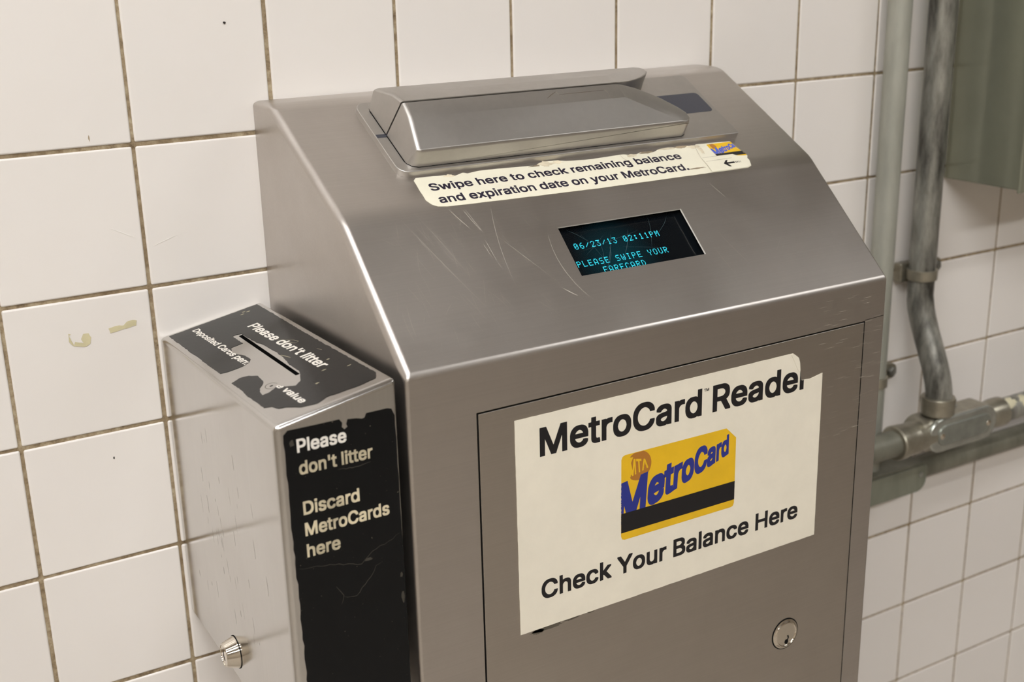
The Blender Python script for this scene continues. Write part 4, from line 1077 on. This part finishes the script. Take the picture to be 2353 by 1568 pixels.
front_poly = jag([(6.0, -6.8), (6.4, -60), (7.3, -120), (8.0, -170), (8.4, -243)], 0.5, 5, False, 21) + [(82.5, -243)] + jag([(82.6, -200), (82.6, -120), (82.0, -60), (81.6, -9.5)], 0.25, 7, False, 22) + [(79.6, -4.6), (76.5, -3.7), (62.0, -3.9), (60.6, -6.6), (59.0, -7.0), (55, -5.9), (49.0, -5.2), (47.9, -8.2), (48.6, -10.2), (46.5, -11.4), (44.8, -9.6), (45.2, -6.8), (43.4, -4.1), (30, -4.2), (9, -4.1)]
lab_f = decal('front_label', [front_poly], BF, M_blk, B, thick=0.15, base=0.02, label='tall black label with worn white text')
for s, xa, xb, y, cap in (('Please', 14.1, 47.3, -20.1, 9.1), ("don't litter", 14.4, 64.6, -35.2, 9.1), ('Discard', 15.0, 53.6, -63.0, 9.3), ('MetroCards', 15.1, 74.0, -77.8, 9.3), ('here', 15.2, 38.2, -92.8, 9.3)):
    text('label_text', s, BF, xa, xb, y, cap, M_worn if s != 'Please' else M_white, lab_f, bold=0.028, h=0.19)
M_crk = plain('cracked_vinyl', srgb(56, 52, 44), 0.6)
ribbons('crack', [(jag([(9, -99), (30, -102), (52, -108), (60, -101), (72, -97), (81, -93)], 0.6, 3, False, 31), 0.4), (jag([(38, -128), (47, -130), (58, -119), (62, -112), (66, -111)], 0.6, 3, False, 32), 0.45), (jag([(33, -119), (38, -127), (36, -133)], 0.5, 3, False, 33), 0.4), (jag([(63, -37.5), (52, -38.5), (40, -37.6)], 0.5, 2, False, 34), 0.5)], BF, M_crk, lab_f, h=0.2)
for i, (x, y, rx, ry) in enumerate(((57, -106, 3, 1.2), (80.5, -141, 1.2, 4.5), (80, -124, 1.0, 2.2), (11, -13, 1.6, 2.2))):
    decal('crack', [blob(x, y, rx, ry, 40 + i, 12, 0.3)], BF, M_crk, lab_f, thick=0.02, base=0.18)
decal('drill_mark', [blob(25.3, -187.5, 1.3, 0.8, 51)], BT, M_black, bin_b, thick=0.02, base=0.02)
ribbons('drill_mark', [([(25.3 + 4.2 * math.cos(k * .4), -187.5 + 5.5 * math.sin(k * .4)) for k in range(14)], 0.35)], BT, M_smoke, bin_b, h=0.03)
# scuffs on the left side
M_side = plain('side_scuff', srgb(150, 140, 130), 0.5, metal=0.5)
ln = []
r5 = random.Random(17)
for _ in range(46):
    x = r5.gauss(120, 45); y = r5.uniform(-50, -200)
    if not 35 < x < 235: continue
    L = r5.uniform(2, 14)
    ln.append(([(x, y), (x + L * 0.1, y - L * 0.5), (x + L * 0.16 + r5.uniform(-.5, .5), y - L)], r5.uniform(.15, .55)))
o = ribbons('scuff', ln, BS, M_side, bin_b, h=0.05); o['kind'] = 'stuff'
# side lock
lc = BS(122.0, -226.0, 0)
bl = from_bm('lock_cylinder', lathe(lc, BS.n, [(0.15, 12.4), (1.0, 12.3), (1.2, 12.1), (9.2, 9.4), (9.9, 8.8), (9.9, 8.2), (9.3, 8.1), (9.3, 7.9), (9.6, 7.8), (9.7, 0)], 40), M_chrome, B, 'round tapered nickel lock on the side', smooth=25)
from_bm('dark_base_rim', lathe(lc, BS.n, [(0.0, 12.9), (0.35, 12.9), (0.35, 0)], 40), M_black, bl)
decal('keyhole', [[(120.6, -221.5), (121.6, -222), (122.4, -226), (124.2, -229.4), (122.8, -230.2), (120.8, -226.8)]], BS, M_black, bl, thick=0.05, base=9.72)

# ================================================================== conduits on the right
def clamp(parent, cx, cy, cz, r, ear, side=1):
    bm = tube([P3(cx, cy, cz - 6), P3(cx, cy, cz - 5.4), P3(cx, cy, cz + 5.4), P3(cx, cy, cz + 6)], [r / 1000 + .0012, r / 1000 + .0024, r / 1000 + .0024, r / 1000 + .0012], 28)
    st = from_bm('strap', bm, M_fit, parent, smooth=35)
    e = slab('strap_ear', rrect(cx + side * (r - 2) if side > 0 else cx - ear, cx + ear if side > 0 else cx - (r - 2), cz - 9, cz + 9, 8.5), WL, 1.0, 7.5, M_fit, st, 1.2)
    from_bm('bolt', lathe(P3(cx + side * (ear - 10), -7.4, cz), (0, -1, 0), [(0, 6.4), (3.4, 6.2), (4.6, 4.4), (5.0, 0)], 6), M_dark, st)
    return st

c1 = root('conduit', P3(888, -20, -560), 'straight pale galvanised conduit, nearest to the reader', 'pipe')
from_bm('pipe', tube([P3(888 - 0.0, -20, z) for z in (-562, -300, 0, 600, 1330)], 0.0125, 32), M_pale, c1, smooth=35)
clamp(c1, 888, -20, -447, 12.5, 50)

c2 = root('conduit', P3(946, -25, -480), 'grimy grey conduit that bends away from the wall into a tee fitting', 'pipe')
path = []
for z in (1330, 700, 200, -100, -280, -330, -350): path.append((946, -25, z))
for k in range(1, 13):
    t = k / 12
    path.append((946, -25 - 38 * (3 * t * t - 2 * t ** 3), -350 - 120 * t))
path += [(946, -63.4, -486)]
from_bm('pipe', tube([P3(*p) for p in path], 0.0146, 32), M_dark, c2, smooth=35)
clamp(c2, 946, -25, -331, 14.6, 52)
from_bm('back_spacer', mmbox(927, 963, -12, -1, -342, -320, 2.0), M_fit, c2, smooth=35)

hz = root('conduit', P3(1000, -63, -520), 'horizontal conduit run with a tee fitting and peeling cream paint', 'pipe')
from_bm('pipe', tube([P3(x, -63, -506) for x in (640, 700, 800, 888)], 0.0148, 32), M_low, hz, smooth=35)
rp = from_bm('pipe', tube([P3(x, -63, -505) for x in (1020, 1060, 1200, 1650)], 0.0142, 32), M_dark, hz, smooth=35)
def TP(a, b, h):      # around the right pipe: a along, b mm around
    t = b / 14.2
    return P3(a, -63 - (14.2 + h) * math.cos(t), -505 + (14.2 + h) * math.sin(t))
def wrap_blob(seed, a, b, ra, rb):
    r = random.Random(seed); vs = [TP(a, b, .35)]; n = 20
    for ring in (0.35, 0.7, 1.0):
        for k in range(n):
            w = 1 + (r.uniform(-.3, .3) if ring == 1.0 else 0)
            vs.append(TP(a + ra * ring * w * math.cos(2 * math.pi * k / n), b + rb * ring * w * math.sin(2 * math.pi * k / n), .35))
    fs = [(0, 1 + k, 1 + (k + 1) % n) for k in range(n)]
    for q in range(2):
        for k in range(n):
            fs.append((1 + q * n + k, 1 + (q + 1) * n + k, 1 + (q + 1) * n + (k + 1) % n, 1 + q * n + (k + 1) % n))
    from_py('paint_patch', vs, fs, M_cream, rp, smooth=True)
for i, q in enumerate(((1048, 3, 5.5, 15), (1060, 14, 10, 7), (1052, -14, 6, 7), (1082, 12, 7, 9), (1098, 2, 6, 14), (1112, 12, 9, 8), (1130, -4, 8, 12), (1160, 6, 10, 10))):
    wrap_blob(70 + i, *q)
def stadium(x0, x1, zc, r, n=10):
    return rrect(x0, x1, zc - r, zc + r, r - 0.01, n)
YF = frame((0, -63, 0), (1, 0, 0), (0, 0, 1))       # h = towards the room from y = -63
fit = slab('fitting_body', stadium(908, 1034, -505, 18.5), YF, -17, 12, M_fit, hz, 5.0, 4)
from_bm('fitting_hub', lathe(P3(878, -63, -506), (1, 0, 0), [(0, 16.0), (0.2, 18.6), (2, 19.6), (12, 19.4), (20, 18.2), (26, 18.8), (30, 18.8), (34, 17.6), (48, 17.0), (60, 17.0)], 40), M_fit, hz, smooth=30)
from_bm('fitting_hub', lathe(P3(945, -63, -464), (0, 0, -1), [(0, 15.0), (0.2, 18.2), (2.2, 19.2), (19.5, 18.4), (20.2, 17.6)], 40), M_fit, hz, smooth=30)
from_bm('fitting_hub', lathe(P3(1052, -63, -505), (-1, 0, 0), [(0, 15.0), (0.3, 17.4), (12, 17.4), (20, 16), (30, 15)], 40), M_fit, hz, smooth=30)
cov = slab('cover_plate', stadium(917, 1028, -504.5, 20.0, 12), YF, 12.2, 16.5, M_zinc, hz, 2.6, 4)
slab('raised_centre', stadium(930, 1017, -504.5, 12.0, 12), YF, 16.3, 18.2, M_zincc, cov, 1.2, 3)
for x in (935.5, 1011.0):
    from_bm('screw', lathe(YF(x, -504.5, 18.1), (0, -1, 0), [(0, 3.6), (0.8, 3.4), (1.6, 2.2), (1.8, 0)], 20), M_chrome, cov, smooth=35)
from_bm('set_screw', lathe(YF(957.5, -474, 13.5), (0.5, -0.85, 0), [(0, 2.6), (1.4, 2.4), (1.6, 0)], 14), M_dark, fit)

lo = root('conduit', P3(1000, -22, -590), 'low grey conduit close to the wall with a long covered pull box', 'pipe')
from_bm('pipe', tube([P3(x, -22, -571) for x in (935, 1000, 1200, 1650)], 0.0135, 32), M_low, lo, smooth=35)
pb = slab('pull_box', rrect(700, 957, -587, -553, (13, 13, 3, 3)), WL, 2, 42.5, M_low, lo, 1.5, 3)
pc = slab('box_cover', rrect(702, 958, -587.5, -556, (13, 14, 3, 3)), WL, 42.6, 45.2, M_lowc, lo, 0.9, 3)
from_bm('screw', lathe(WL(948, -566.5, 45.1), (0, -1, 0), [(0, 3.4), (1.0, 3.0), (1.6, 0)], 18), M_dark, pc, smooth=35)

# electrical cabinet at the top right
E_ = root('junction_box', P3(1150, -50, -233), 'olive grey enamelled metal electrical box high on the right', 'electrical box')
eb = from_bm('body', mmbox(997, 1330, -99, -0.6, -233, 520, 2.0, 3), M_box, E_, smooth=35)
from_bm('cover', mmbox(994.5, 1332.5, -103, -99.2, -235.5, 522, 1.2, 3), M_box, E_, smooth=35)
